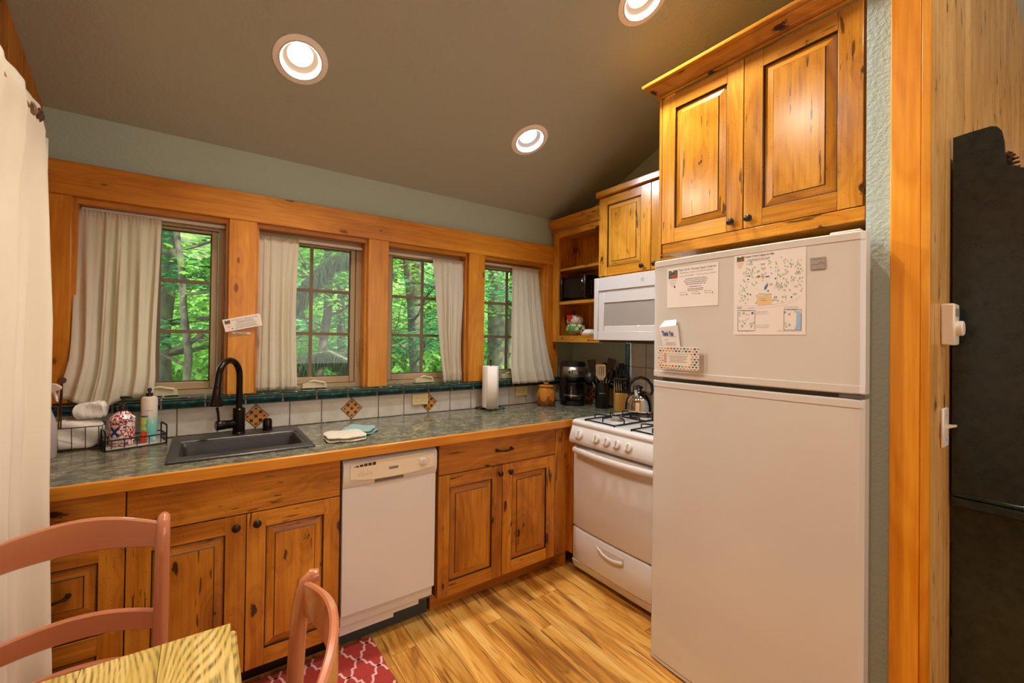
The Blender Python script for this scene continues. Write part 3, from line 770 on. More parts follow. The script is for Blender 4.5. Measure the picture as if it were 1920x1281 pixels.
b = MB(DP); quad(b, -1.835, -1.790, .795, .806, .0373, 0); put_text(b, 'KENMORE', -1.832, .798, .039, .005, .0375, 1)
obj('badge', b, [mat('badge_dark', '4a4038', .4), BISQ], cp, fix=False)
def dial(parent, c, n_, r, h, mats, name='dial'):
    b = MB(); c = Vector(c); n_ = Vector(n_).normalized()
    b.lathe([(r * 1.08, 0), (r * 1.05, h * .3), (r, h * .5), (r * .93, h * .9), (r * .86, h), (0, h)], c, n_, 24, 0)
    side = n_.cross(Vector((0, 0, 1))).normalized(); upv = side.cross(n_) * -1
    if upv.z < 0: upv = -upv
    p = c + n_ * h
    vs = []
    for s_ in (-1, 1):
        for a, z in ((-.8, 0), (.8, 0), (.7, h * .7), (-.7, h * .7)): vs.append(p + upv * (a * r) + side * (s_ * r * .2) + n_ * z)
    b.add(vs, [[0, 1, 2, 3], [7, 6, 5, 4], [0, 4, 5, 1], [1, 5, 6, 2], [2, 6, 7, 3], [3, 7, 4, 0]], 0, False)
    return obj(name, b, mats, parent)
dial(cp, (-1.661, -.6292, .805), (0, -1, 0), .0185, .007, WHITE2)
b = MB(); b.box(-2.043, -1.59, -.604, -.592, .122, .1715, bev=.002); b.box(-2.043, -1.66, -.598, -.588, .098, .1218); b.box(-2.043, -1.79, -.5975, -.588, .080, .0978)
obj('access_panel', b, WHITE2, t)
b = MB(); b.box(-2.045, -1.585, -.54, -.50, .0005, .10); obj('plinth', b, mat('grey_base', '3d403c', .7), t)

# ================================================================ RIGHT WALL
# ---- stove
SF = -.655; sy0, sy1 = -1.315, -.668   # right, left
t = thing('gas_range', 'white gas range with five knobs between counter and refrigerator', 'stove', (-.33, -.99, 0))
b = MB(); b.box(-.645, -.03, sy0, sy1, .035, .885); obj('body', b, WHITE, t)
b = MB(); b.box(-.60, -.06, sy0 + .02, sy1 - .02, .0005, .0345); obj('base', b, BLKM, t)
b = MB(); prof = [(-.03, .886), (-.648, .886), (-.672, .892), (-.680, .900), (-.680, .912), (-.672, .922), (-.655, .926), (-.60, .927), (-.03, .927)]
b.prism(prof, lambda p, q, a: (p, a, q), sy0, sy1); ck = obj('cooktop', b, WHITE, t, ang=50)
def wells(y0, y1):
    b = MB(); b.prism(rr(-.62, -.12, y0, y1, .03), lambda p, q, z_: (p, q, z_), .9272, .9285, 0)
    for cx in (-.50, -.24):
        cy = (y0 + y1) / 2
        b.lathe([(.075, .9286), (.07, .930), (.045, .931)], (cx, cy, 0), n=20, mi=0)
        b.lathe([(.032, .931), (.034, .940), (.030, .942)], (cx, cy, 0), n=20, mi=1)
        b.lathe([(.036, .9422), (.038, .9465), (.034, .9505), (0, .9515)], (cx, cy, 0), n=20, mi=2)
    obj('burner', b, [WHITE, STEEL, mat('burner_cap', '8a8074', .5)], ck)
def grate(y0, y1):
    b = MB(); x0, x1, z, zt_ = -.655, -.10, .934, .955; r = .0042
    b.tube([(x0, y0, z), (x0, y1, z), (x1, y1, z), (x1, y0, z)], r, 6, closed=True); ym = (y0 + y1) / 2
    b.tube([((x0 + x1) / 2, y0, z), ((x0 + x1) / 2, y1, z)], r, 6)
    for cx in (-.50, -.24):
        for s_ in (-1, 1):
            for q in (-1, 1):
                yy = y0 if s_ < 0 else y1
                b.tube([(cx + q * .07, yy, z), (cx + q * .07, yy, zt_), (cx + q * .055, yy - s_ * .015, zt_ + .002), (cx + q * .02, ym + s_ * .035, zt_)], r, 6)
            xe = cx + s_ * .125
            b.tube([(xe, ym, z), (xe, ym, zt_), (cx + s_ * .05, ym, zt_)], r, 6)
    for xx in (x0, x1, (x0 + x1) / 2):
        for yy in (y0, y1): b.tube([(xx, yy, .9275), (xx, yy, z + .002)], r, 6)
    obj('grate', b, IRON, ck)
for y0, y1 in ((-.955, -.745), (-1.275, -1.065)): wells(y0, y1); grate(y0, y1)
b = MB(); prof = [(-.60, .795), (-.688, .785), (-.700, .795), (-.704, .812), (-.680, .885), (-.672, .8935), (-.60, .8935)]
b.prism(prof, lambda p, q, a: (p, a, q), sy0, sy1 + .004); kp = obj('control_panel', b, WHITE, t, ang=50)
nrm = Vector((-.95, 0, .31))
for ky, r in ((-.737, .0265), (-.864, .022), (-.936, .022), (-1.004, .022), (-1.077, .022)):
    p = Vector((-.694, ky, .846)); dial(kp, p, nrm, r * 1.08, .015, WHITE2, 'knob')
b = MB(); 
for ky in (-.864, -.936, -1.004, -1.077):
    for q in (-.02, -.012, .006, .022):
        c = Vector((-.6865, ky - q, .874 + R.uniform(-.002, .002))); b.poly([c + Vector((0, .001, 0)), c + Vector((0, -.001, 0)), c + Vector((.0004, -.001, .0016)), c + Vector((.0004, .001, .0016))])
b.v = [(x_ - .0006, y_, z_) for x_, y_, z_ in b.v]
obj('dial_marks', b, GREYP, kp, fix=False, kind='stuff')
# oven door, bowed
def bowed(y, y0=sy0, y1=sy1, d=.012): s_ = (y - y0) / (y1 - y0); return d * 4 * s_ * (1 - s_)
def bow_panel(z0, z1, xf, depth, name, mats, parent, y0=sy0, y1=sy1, d=.012, nb=14, tilt=0, r=.01):
    b = MB(); pr = [(z0, 0), (z0 + r * .3, -r * .7), (z0 + r, -r)] if r else [(z0, 0)]
    zz = [(z0, .0), (z0 + .003, r * .7), (z0 + r, r), (z1 - r, r), (z1 - .003, r * .7), (z1, 0)]
    vs = []
    for i in range(nb + 1):
        y = y0 + (y1 - y0) * i / nb; e = 0
        if i in (0, nb): e = -r * .6
        for z, q in zz: vs.append((xf - bowed(y, y0, y1, d) - max(q + e, 0) - tilt * (z1 - z) / (z1 - z0), y, z))
    m = len(zz)
    b.add(vs, [[i * m + j, i * m + j + 1, (i + 1) * m + j + 1, (i + 1) * m + j] for i in range(nb) for j in range(m - 1)])
    # back and caps
    bk = [(xf + depth, y0 + (y1 - y0) * i / nb, z) for i in range(nb + 1) for z in (z0, z1)]
    b.add(bk, [[i * 2, (i + 1) * 2, (i + 1) * 2 + 1, i * 2 + 1] for i in range(nb)], None, False)
    for i in range(nb):
        b.add([vs[i * m], vs[(i + 1) * m], bk[(i + 1) * 2], bk[i * 2]], [[0, 1, 2, 3]], None, False)
        b.add([vs[i * m + m - 1], vs[(i + 1) * m + m - 1], bk[(i + 1) * 2 + 1], bk[i * 2 + 1]], [[3, 2, 1, 0]], None, False)
    for i in (0, nb): b.add([vs[i * m + j] for j in range(m)] + [bk[i * 2 + 1], bk[i * 2]], [list(range(m + 2))], None, False)
    return obj(name, b, mats, parent, ang=50)
od = bow_panel(.286, .772, -.6605, .0145, 'oven_door', WHITE, t)
b = MB()
for a, c in ((-.775, -.735 - .0), (-.86, -.79), (-.93, -.875), (-1.06, -.96), (-1.16, -1.08)):
    xx = -.6745 - bowed((a + c) / 2); b.box(xx - .0012, xx + .004, a, c, .742, .746)
obj('door_vents', b, SLOT, od)
hz = .752; pts = []; ya, yb = sy1 - .035, sy0 + .035
for k in range(13):
    y = ya + (yb - ya) * k / 12; s_ = k / 12; pts.append((-.700 - .018 * 4 * s_ * (1 - s_), y, hz - .006 * 4 * s_ * (1 - s_)))
b = MB(); b.tube([(-.668, ya + .006, hz)] + pts + [(-.668, yb - .006, hz)], [.013] + [.012] * 13 + [.013], 10, sx=1.6, ref=(0, 0, 1)); obj('oven_handle', b, WHITE, od)
dr = bow_panel(.085, .279, -.6605, .0145, 'storage_drawer', WHITE, t)
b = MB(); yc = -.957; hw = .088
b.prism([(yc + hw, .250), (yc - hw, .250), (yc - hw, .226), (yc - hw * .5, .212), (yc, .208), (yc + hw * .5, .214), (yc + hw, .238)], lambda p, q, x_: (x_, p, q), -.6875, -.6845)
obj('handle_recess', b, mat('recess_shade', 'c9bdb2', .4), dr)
b = MB(); b.tube([(-.689, yc + hw, .240), (-.694, yc + hw * .5, .218), (-.696, yc, .211), (-.694, yc - hw * .5, .214), (-.689, yc - hw, .224)], .006, 8, sx=1.5); obj('drawer_handle', b, WHITE, dr)
b = MB(); b.prism([(-.646, .036), (-.655, .036), (-.674, .084), (-.646, .084)], lambda p, q, a: (p, a, q), sy0, sy1); obj('kick_skirt', b, WHITE, t)

# ---- open shelf unit in the corner
t = thing('shelf_cabinet', 'open three-bay wooden shelf unit in the corner above the coffee maker', 'shelf', (-.13, -.28, 1.385))
X0, X1, Y0, Y1 = -.255, -.004, -.5335, -.0325
U = 'upper'
for q in (Y0, Y1 - .016):
    b = MB(); b.box(X0 + .019, X1, q, q + .016, 1.40, 2.25); obj('side_panel', b, W(U, 'z'), t)
y = Y1 - .016
while y > Y0 + .03:
    y2 = max(y - .05, Y0 + .016); b = MB(); b.prism([(X1, y), (X1 - .006, y - .0005), (X1 - .009, y - .004), (X1 - .009, y2 + .004), (X1 - .006, y2 + .0005), (X1, y2)], lambda p, q, z_: (p, q, z_), 1.42, 2.25); obj('back_board', b, W(U, 'z'), t); y = y2
for z0, z1, full in ((1.416, 1.4375, 1), (1.679, 1.702, 0), (1.939, 1.958, 0), (2.232, 2.25, 1)):
    b = MB(); b.box(X0 + .0195, X1 - .0095, Y0 + .0165, Y1 - .0165, z0, z1, bev=.001); obj('shelf_board' if not full else ('bottom_board' if z0 < 2 else 'top_board'), b, W(U, 'y'), t)
for q in ((Y1 - .061, Y1), (Y0, Y0 + .035)):
    b = MB(); b.box(X0, X0 + .0188, *q, 1.388, 2.25, bev=.0015); obj('stile', b, W(U, 'z'), t)
for q in ((1.388, 1.4385), (2.2, 2.25)):
    b = MB(); b.box(X0, X0 + .0188, Y0 + .0352, Y1 - .0612, *q, bev=.0015); obj('rail', b, W(U, 'y'), t)
def crown(t, xf, y_left, y_right, z0, z1, out, ret=True, name='crown_molding'):
    prof = [(0, 0), (.008, .0), (.012, .08), (.008, .16), (.20, .18), (.20, .30), (.27, .33), (.36, .42), (.52, .54), (.74, .66), (.74, .74), (.88, .76), (.97, .82), (1, .90), (1, 1), (0, 1)]
    P2 = [(a * out if a > .02 else a, q * (z1 - z0)) for a, q in prof]
    b = MB()
    vs = []
    if ret:
        for o_, h in P2: vs.append((-.004, y_left + o_, z0 + h))
    for o_, h in P2: vs.append((xf - o_, y_left + (o_ if ret else 0), z0 + h))
    for o_, h in P2: vs.append((xf - o_, y_right, z0 + h))
    m = len(P2); rows_ = len(vs) // m
    b.add(vs, [[i * m + j, i * m + (j + 1) % m, (i + 1) * m + (j + 1) % m, (i + 1) * m + j] for i in range(rows_ - 1) for j in range(m)] + [list(range(m)), [(rows_ - 1) * m + j for j in range(m)][::-1]], None, False)
    return obj(name, b, W(U, 'y'), t, ang=30)
crown(t, X0, Y1 + .02, Y0, 2.2505, 2.335, .045, ret=False)

# ---- cabinet above the microwave
t = thing('wall_cabinet', 'honey two-door wall cabinet above the white microwave', 'cabinet', (-.15, -.89, 1.835), group='wall cabinets')
RP = mpr(-.291)
b = MB(); b.box(-.2905, -.004, -1.2355, -.5345, 1.822, 2.375); obj('body', b, W(U, 'z'), t)
panel_door(t, RP, .5355, .9325, 1.838, 2.372, .070, .058, U, knob=(.880, 1.868), grain_u='y')
panel_door(t, RP, .9340, 1.2355, 1.838, 2.372, .064, .058, U, knob=(.967, 1.868), grain_u='y')
b = MB(); b.box(-.335, -.004, -1.2355, -.525, 2.376, 2.415, bev=.003); obj('top_trim', b, W(U, 'y'), t)

# ---- deep cabinet above the refrigerator
t = thing('wall_cabinet', 'large crowned cabinet with two arched-grain doors above the refrigerator', 'cabinet', (-.35, -1.62, 1.826), group='wall cabinets')
t['label'] = 'largest wall cabinet, deep and crowned, above the refrigerator'
RP = mpr(-.681)
b = MB(); b.box(-.6805, -.004, -2.005, -1.241, 1.84, 2.592); obj('body', b, W(U, 'z'), t)
panel_door(t, RP, 1.256, 1.6235, 1.877, 2.587, .066, .068, U, knob=(1.583, 1.913), grain_u='y')
panel_door(t, RP, 1.6245, 2.000, 1.877, 2.587, .070, .068, U, knob=(1.651, 1.913), grain_u='y')
b = MB(); b.box(-.70, -.681, -2.005, -1.262, 1.827, 1.875, bev=.002); obj('bottom_rail', b, W(U, 'y'), t)
b = MB(); b.box(-.700, -.6815, -1.2552, -1.241, 1.826, 2.592, bev=.001); obj('end_stile', b, W(U, 'z'), t)
crown(t, -.70, -1.245, -2.006, 2.5925, 2.668, .062)

# ---- microwave
t = thing('microwave', 'white over-the-range microwave with a grey door window', 'microwave', (-.2, -.92, 1.405))
my0, my1, mz0, mz1 = -1.262, -.577, 1.407, 1.815
b = MB(); b.box(-.372, -.004, my0, my1, mz0, mz1, bev=.003); obj('case', b, WHITE2, t)
RM = mpr(-.3725); b = MB(RM)
u0, u1 = .578, 1.10
def frame(b, u0, u1, v0, v1, U0, U1, V0, V1, w0, w1, mi=None, bev=.002):
    b.box(u0, U0, v0, v1, w0, w1, mi, bev); b.box(U1, u1, v0, v1, w0, w1, mi, bev); b.box(U0, U1, v0, V0, w0, w1, mi, bev); b.box(U0, U1, V1, v1, w0, w1, mi, bev)
frame(b, u0, u1, mz0 + .001, mz1 - .001, .6125, 1.07, 1.464, 1.728, 0, .028)
frame(b, .6125, 1.07, 1.464, 1.728, .6565, 1.03, 1.498, 1.648, 0, .0215)
md = obj('door', b, WHITE, t)
b = MB(RM); b.box(.6565, 1.03, 1.498, 1.648, 0, .017); obj('door_window', b, mat('mesh_window', 'a39a90', .12), md)
b = MB(RM); ringp(b, .943, 1.770, .0085, .0105, .0284, 0); put_text(b, 'GE', .9385, 1.766, .009, .0085, .0284, 0, shear=.3); obj('badge', b, mat('badge_grey', '5f5a55', .4), md, fix=False)
b = MB(RM); b.box(1.104, 1.26, mz0 + .001, mz1 - .001, 0, .026, bev=.003); obj('control_panel', b, WHITE2, t)
b = MB(RM); b.tube([(1.075, 1.47, .028), (1.075, 1.48, .055), (1.075, 1.60, .060), (1.075, 1.74, .055), (1.075, 1.75, .028)], .008, 8); obj('door_handle', b, WHITE, md)
b = MB(); b.box(-.36, -.05, my0 + .01, my1 - .015, 1.394, 1.4065); obj('underside_grille', b, mat('dark_grille', '3c2f22', .5), t)

# ---- refrigerator (slightly turned), built in its own frame then placed
FO = Vector((-.875, -1.332, 0)); FA = radians(2.0)
FW = .711
def fr(u, v, w_):   # u along the front (0 = left edge), w outwards
    x_, y_ = -w_, -u
    return (FO.x + x_ * cos(FA) - y_ * sin(FA), FO.y + x_ * sin(FA) + y_ * cos(FA), v)
def fbow(u): s_ = u / FW; return .020 * (1 - (2 * s_ - 1) ** 2) ** .8 if 0 < s_ < 1 else 0
rf = thing('refrigerator', 'white top-freezer refrigerator covered with papers and magnets', 'refrigerator', (-.56, -1.70, 0))
b = MB(fr); b.box(.012, FW - .035, .03, 1.742, -.66, -.062, bev=.006); obj('cabinet_shell', b, FRID, rf)
b = MB(fr); b.box(.02, FW - .04, .0005, .03, -.62, -.09); obj('base_grille', b, mat('base_grey', '4a4642', .6), rf)
def fdoor(name, z0, z1, band_top, band_bot):
    b = MB(fr); nb = 26; rows_ = [(z0, 0, 0), (z0, .004, 0), (z0 + .003, .008, 0)]
    zz = [(z0, -.004), (z0 + .004, 0)]
    if band_bot: zz += [(z0 + .026, 0), (z0 + .0265, -.003)]
    zz += [(z0 + .034, -.003)] if band_bot else [(z0 + .02, 0)]
    if band_top: zz += [(z1 - .034, -.003), (z1 - .0265, -.003), (z1 - .026, 0)]
    zz += [(z1 - .004, 0), (z1, -.005)]
    vs = []; us = []
    for i in range(nb + 1):
        s_ = i / nb; u = FW * (.5 - .5 * cos(pi * s_)) if True else FW * s_
        us.append(u); edge = -.012 * max(0, 1 - min(u, FW - u) / .012) ** 2
        for z, q in zz: vs.append((u, z, fbow(u) + q + edge))
    m = len(zz); b.add(vs, [[i * m + j, i * m + j + 1, (i + 1) * m + j + 1, (i + 1) * m + j] for i in range(nb) for j in range(m - 1)])
    bk = [(u, z, -.06) for u in us for z in (z0, z1)]
    b.add(bk, [[i * 2, (i + 1) * 2, (i + 1) * 2 + 1, i * 2 + 1] for i in range(nb)], None, False)
    for i in range(nb):
        b.add([vs[i * m], vs[(i + 1) * m], bk[(i + 1) * 2], bk[i * 2]], [[0, 1, 2, 3]], None, False)
        b.add([vs[i * m + m - 1], vs[(i + 1) * m + m - 1], bk[(i + 1) * 2 + 1], bk[i * 2 + 1]], [[3, 2, 1, 0]], None, False)
    for i in (0, nb): b.add([vs[i * m + j] for j in range(m)] + [bk[i * 2 + 1], bk[i * 2]], [list(range(m + 2))], None, False)
    return obj(name, b, FRID, rf, ang=22)
fd = fdoor('freezer_door', 1.250, 1.762, True, True); ld = fdoor('fridge_door', .022, 1.234, True, False)
b = MB(fr); b.box(.04, FW - .05, 1.2345, 1.2495, -.07, -.02); b.box(FW - .06, FW - .006, 1.2355, 1.2485, -.04, .001); obj('door_gasket', b, mat('gasket_grey', '55544e', .5), rf)
b = MB(fr); b.box(FW - .09, FW - .012, 1.763, 1.772, -.12, -.012, bev=.003); obj('top_hinge', b, WHITE2, rf)
b = MB(fr); n = 20
b.surf(n, 1, lambda s_, q: (FW * s_, .008 + .014 * q, fbow(FW * s_) - .002)); obj('bottom_trim', b, WHITE2, rf)

# papers held on the freezer door: flat prints bent to the door's gentle bow
def fsheet(name, label, cat, u0, u1, v0, v1, base, group=None, tilt=0.0, lift=.0012, thick=.0006):
    cu, cv = (u0 + u1) / 2, (v0 + v1) / 2
    def mp(u, v, w_):
        uu = cu + (u - cu) * cos(tilt) - (v - cv) * sin(tilt); vv = cv + (u - cu) * sin(tilt) + (v - cv) * cos(tilt)
        return fr(uu, vv, fbow(uu) - .003 + lift + w_)
    o = thing(name, label, cat, mp(cu, v0, 0), group=group)
    b = MB(mp); n = 12
    for w_ in (0, thick): b.surf(n, 1, lambda s_, q: (u0 + (u1 - u0) * s_, v0 + (v1 - v0) * q, w_))
    for q in (0, 1): b.surf(n, 1, lambda s_, r_: (u0 + (u1 - u0) * s_, v0 + (v1 - v0) * q, thick * r_))
    for q in (0, 1): b.poly([(u0 + (u1 - u0) * q, v0, 0), (u0 + (u1 - u0) * q, v1, 0), (u0 + (u1 - u0) * q, v1, thick), (u0 + (u1 - u0) * q, v0, thick)])
    obj('sheet', b, base, o)
    return o, mp
PH = [mat('photo_green', '5a6040', .6), mat('photo_red', 'a04a34', .6), mat('photo_dark', '3c2c24', .6)]
TAN = mat('copper_print', 'c79a74', .6); OLIVE = mat('olive_print', '8a7c2c', .6)
def photo_logo(b, u, v, wd, ht, w_, k=0):
    quad(b, u, u + wd, v, v + ht, w_, 2 + k); quad(b, u + wd * .3, u + wd, v + ht * .05, v + ht * .45, w_ + .0001, 3 + k)
    b.poly([(u + wd * .1, v + ht * .5, w_ + .0002), (u + wd * .75, v + ht * .78, w_ + .0002), (u + wd * .75, v + ht * .68, w_ + .0002), (u + wd * .15, v + ht * .4, w_ + .0002)], 4 + k)
    b.poly([(u + wd * .3, v + ht, w_ + .0002), (u + wd * .42, v + ht * .78, w_ + .0002), (u + wd * .6, v + ht, w_ + .0002)], 0 + k)
T_ = .0008
o, mp = fsheet('notice_sheet', 'white landscape welcome sheet on the left of the freezer door', 'paper', .072, .288, 1.551, 1.722, PAPER)
b = MB(mp)
photo_logo(b, .078, 1.676, .042, .035, T_)
put_text(b, 'COPPER', .078, 1.664, .040, .008, T_, 5); put_text(b, 'CREEK', .083, 1.653, .030, .008, T_, 5); put_text(b, 'INN', .090, 1.642, .018, .008, T_, 5)
disc(b, .107, 1.640, .0035, T_, 4, 8, .005)
put_text(b, 'Thank You for Choosing Copper Creek Inn', .124, 1.701, .155, .0115, T_, 1, shear=.35, bold=.008)
put_text(b, 'We appreciate your support of our family accommodations!', .130, 1.691, .138, .007, T_, 1, shear=.3)
put_text(b, 'Check-in Time: 4:00 PM', .128, 1.679, .062, .0052, T_, 1); put_text(b, 'Check-out Time: 11:00 AM', .203, 1.679, .076, .0052, T_, 1)
tiny_lines(b, .146, 1.666, .105, 4, .0075, .0024, T_, 1); tiny_lines(b, .160, 1.633, .075, 1, .007, .0024, T_, 1); tiny_lines(b, .162, 1.624, .070, 2, .0065, .0022, T_, 1)
for k, (a, c) in enumerate((('Copper Creek', 'Restaurant'), ('Leave', 'Your Review'), ('Book Your', 'Next Stay'))):
    u = .130 + k * .052; put_text(b, a, u, 1.609, .028, .0055, T_, 6, shear=.3); put_text(b, c, u + .002, 1.601, .026, .0055, T_, 6, shear=.3); disc(b, u + .032, 1.603, .002, T_, 4, 8, .0035)
obj('print', b, [PAPER, INK] + PH + [TAN, OLIVE], o, fix=False)
o, mp = fsheet('site_map_sheet', 'large white site map sheet on the right of the freezer door', 'paper', .345, .566, 1.436, 1.734, PAPER)
b = MB(mp); U0, V0, V1 = .345, 1.436, 1.734
mm = lambda a, c: (U0 + (a - 40) / 950 * .221, V1 - (c - 120 + 60 * 0) / 1120 * .298)
def M2(a, c):    # pixel of the 1281 px crop -> sheet
    top = 180 - (a - 50) * .13
    return U0 + (a - 45) / 945 * .221, V1 - (c - top) / (1240 - top) * .298
def mpoly(pts, mi, w_=T_): b.poly([(*M2(*p), w_) for p in pts], mi)
def mtext(s_, a, c, wd, h, mi=1, **kw): u, v = M2(a, c); put_text(b, s_, u, v, wd, h, T_ + .0001, mi, **kw)
u, v = M2(85, 265); photo_logo(b, u, v, .025, .019, T_)
mtext('COPPER', 82, 300, .025, .0055, 5); mtext('CREEK', 95, 325, .019, .0055, 5); mtext('INN', 112, 350, .010, .0055, 5)
mtext('Copper Creek Lodging Site Map', 200, 215, .094, .0095, shear=.35, bold=.01)
u, v = M2(215, 240); tiny_lines(b, u, v, .085, 2, .005, .0019, T_, 1)
GR = [7, 8, 9]
rt_ = random.Random(3)
spots = []
for a, c, wa, hc, n_ in ((270, 340, 80, 90, 16), (340, 420, 160, 60, 20), (210, 470, 60, 60, 8), (180, 600, 60, 120, 10), (190, 760, 60, 120, 14), (330, 560, 60, 30, 6), (580, 300, 70, 120, 14), (700, 480, 70, 120, 24), (720, 600, 90, 60, 20), (830, 260, 120, 90, 22), (850, 350, 90, 60, 10), (930, 520, 40, 200, 12), (670, 760, 100, 40, 10), (850, 490, 50, 30, 8), (370, 770, 12, 100, 8)):
    for _ in range(n_): spots.append((a + rt_.uniform(-wa, wa), c + rt_.uniform(-hc, hc)))
for i, (a, c) in enumerate(spots):
    if 90 < a < 960 and 230 < c < 830:
        u, v = M2(a, c); disc(b, u, v, .0019 * rt_.uniform(.8, 1.4), T_ + .00002 * (i % 4), GR[rt_.randrange(3)], 7, .0036)
for a in range(400, 570, 18): u, v = M2(a, 700 - rt_.uniform(0, 12)); disc(b, u, v, .0025, T_ + .0001, 8, 7, .003)
mpoly([(385, 850), (575, 830), (570, 705), (390, 715)], 10); mtext('Parking', 435, 760, .012, .003); mtext('Restaurant', 435, 785, .018, .003)
mpoly([(470, 635), (500, 630), (530, 560), (500, 560), (475, 600)], 11, T_ + .0001); mpoly([(560, 425), (575, 420), (575, 405), (560, 412)], 11); mpoly([(490, 470), (540, 465), (540, 445), (490, 450)], 11, T_ + .0001)
mpoly([(375, 470), (420, 465), (415, 440), (380, 445)], 3, T_ + .0001); mpoly([(430, 470), (475, 465), (475, 445), (430, 448)], 5, T_ + .0001)
for a, c in ((250, 495), (265, 450), (450, 510), (245, 690), (620, 485), (745, 225), (692, 200), (750, 720), (515, 545), (525, 650), (820, 735), (285, 700)):
    u, v = M2(a, c); disc(b, u, v, .0028, T_ + .0002, 1 if (a + c) % 2 else 7, 6)
for a, c, wd in ((250, 290, .015), (420, 290, .016), (430, 345, .016), (855, 415, .020), (600, 730, .010), (835, 690, .012), (90, 875, .018), (700, 730, .008), (540, 560, .012), (855, 590, .010)):
    u, v = M2(a, c); tiny_lines(b, u, v, wd, 2, .004, .0015, T_ + .0001, 1)
# road
road = [(85, 858), (400, 852), (600, 835), (760, 805), (880, 750), (925, 715)]
for dv_ in (0, 32):
    for p, q in zip(road[:-1], road[1:]):
        mpoly([(p[0], p[1] + dv_ + 1), (q[0], q[1] + dv_ + 1), (q[0], q[1] + dv_ - 1.5), (p[0], p[1] + dv_ - 1.5)], 12)
for p, q in (((600, 640), (640, 500)), ((640, 500), (650, 300)), ((350, 620), (600, 700))):
    mpoly([(p[0], p[1]), (q[0], q[1]), (q[0] + 3, q[1]), (p[0] + 3, p[1])], 12)
mtext('Hwy 706 E', 262, 890, .017, .0032)
for x0_, x1_, y0_, y1_ in ((105, 352, 912, 1190), (728, 942, 900, 1180)):
    for p in (((x0_, y0_), (x1_, y0_), (x1_, y0_ + 5), (x0_, y0_ + 5)), ((x0_, y1_), (x1_, y1_), (x1_, y1_ - 5), (x0_, y1_ - 5)), ((x0_, y0_), (x0_ + 5, y0_), (x0_ + 5, y1_), (x0_, y1_)), ((x1_ - 5, y0_), (x1_, y0_), (x1_, y1_), (x1_ - 5, y1_))): mpoly(p, 1, T_ + .0002)
mpoly([(882, 915), (915, 920), (940, 970), (938, 1175), (860, 1175), (880, 1100)], 13)
for a, c, mi in ((190, 950, 7), (315, 950, 11), (170, 1125, 7), (798, 1108, 7), (795, 965, 7)): mpoly([(a - 16, c + 16), (a + 16, c + 16), (a + 16, c - 16), (a - 16, c - 16)], mi, T_ + .0001)
for a, c in ((130, 950), (135, 985), (180, 1060), (135, 1060), (205, 1090), (290, 1090), (310, 1110), (330, 1080), (745, 940), (750, 1090), (760, 1130), (865, 930), (300, 1130)):
    u, v = M2(a, c); disc(b, u, v, .003, T_ + .0001, GR[(a + c) % 3], 7, .0045)
for p, q in (((215, 965), (280, 978)), ((205, 1060), (268, 1018))): mpoly([p, q, (q[0], q[1] - 4), (p[0], p[1] - 4)], 1, T_ + .0001)
for a, c in ((365, 935), (365, 1115), (730, 870)): u, v = M2(a, c); tiny_lines(b, u, v, .048, 3, .0045, .0014, T_, 12, False)
mtext('The River at Copper Creek', 110, 1200, .050, .0034); mtext('Rental Cabins at Copper Creek', 645, 1198, .070, .0034); mtext('Forest Cabin', 160, 926, .030, .003); mtext('Lake House', 775, 914, .024, .003)
GM = [mat('map_tree_a', 'a9b8a2', .7), mat('map_tree_b', 'b9c0ab', .7), mat('map_tree_c', '86a89a', .7)]
obj('print', b, [PAPER, INK] + PH + [TAN, OLIVE] + GM + [mat('map_sand', 'e2c090', .7), mat('map_blue', '5570b0', .7), mat('map_line', '9a9aa8', .7), mat('map_lake', '9fc0dc', .7)], o, fix=False)
# square grey magnet
o, mp = fsheet('square_magnet', 'small square grey relief magnet right of the site map', 'magnet', .578, .617, 1.653, 1.692, mat('pewter', 'a59d94', .4, .3), lift=.001, thick=.0045)
b = MB(mp); b.tube([(.581, 1.668, .005), (.588, 1.672, .0055), (.596, 1.668, .005), (.606, 1.676, .0055), (.615, 1.670, .005)], .0008, 5); put_text(b, 'MOUNTAINS', .581, 1.684, .030, .004, .0049)
obj('relief', b, mat('pewter_dark', '7d756c', .5, .3), o, fix=False)
# folded thank-you packet tucked behind the colourful card
o = thing('thank_you_envelope', 'folded white thank-you packet tucked behind the colourful card', 'envelope', fr(.09, 1.384, .02))
b = MB(fr)
b.prism([(.052, 1.468), (.128, 1.474), (.139, 1.385), (.064, 1.385)], lambda p, q, a: (p, q, a), .018, .0215, 0)
b.poly([(.050, 1.468, .030), (.128, 1.475, .034), (.122, 1.500, .022), (.070, 1.496, .022)], 0)
b.poly([(.128, 1.475, .034), (.128, 1.474, .018), (.139, 1.385, .018), (.139, 1.385, .0225)], 0)
b.poly([(.050, 1.468, .030), (.128, 1.475, .034), (.139, 1.385, .0225), (.064, 1.385, .0225)], 0)
b.poly([(.050, 1.468, .030), (.064, 1.385, .0225), (.064, 1.385, .018), (.052, 1.468, .018)], 0)
obj('packet', b, mat('white_paper', 'f0ebe8', .5), o, fix=False)
def env(u, v, w_): return fr(u + (1.475 - v) * .12 * 0, v, .0345 - (1.475 - v) / .09 * .0115 + w_ + .0006)
b = MB(env); put_text(b, 'Thank You', .062, 1.430, .052, .022, 0, 0, bold=.03); put_text(b, 'for staying with us', .093, 1.425, .033, .004, 0, 1); put_text(b, 'Gratuity', .072, 1.411, .018, .005, 0, 1); tiny_lines(b, .07, 1.401, .06, 3, .005, .0014, 0, 2)
for a in (0, .5, 1.0, 1.5, 2.0, 2.6): disc(b, .098 + .012 * cos(a) * 1.4, 1.452 + .009 * sin(a), .0011, 0, 2, 6)
obj('print', b, [mat('blue_ink', '2a3f9a', .6), INK, GREYP], o, fix=False)
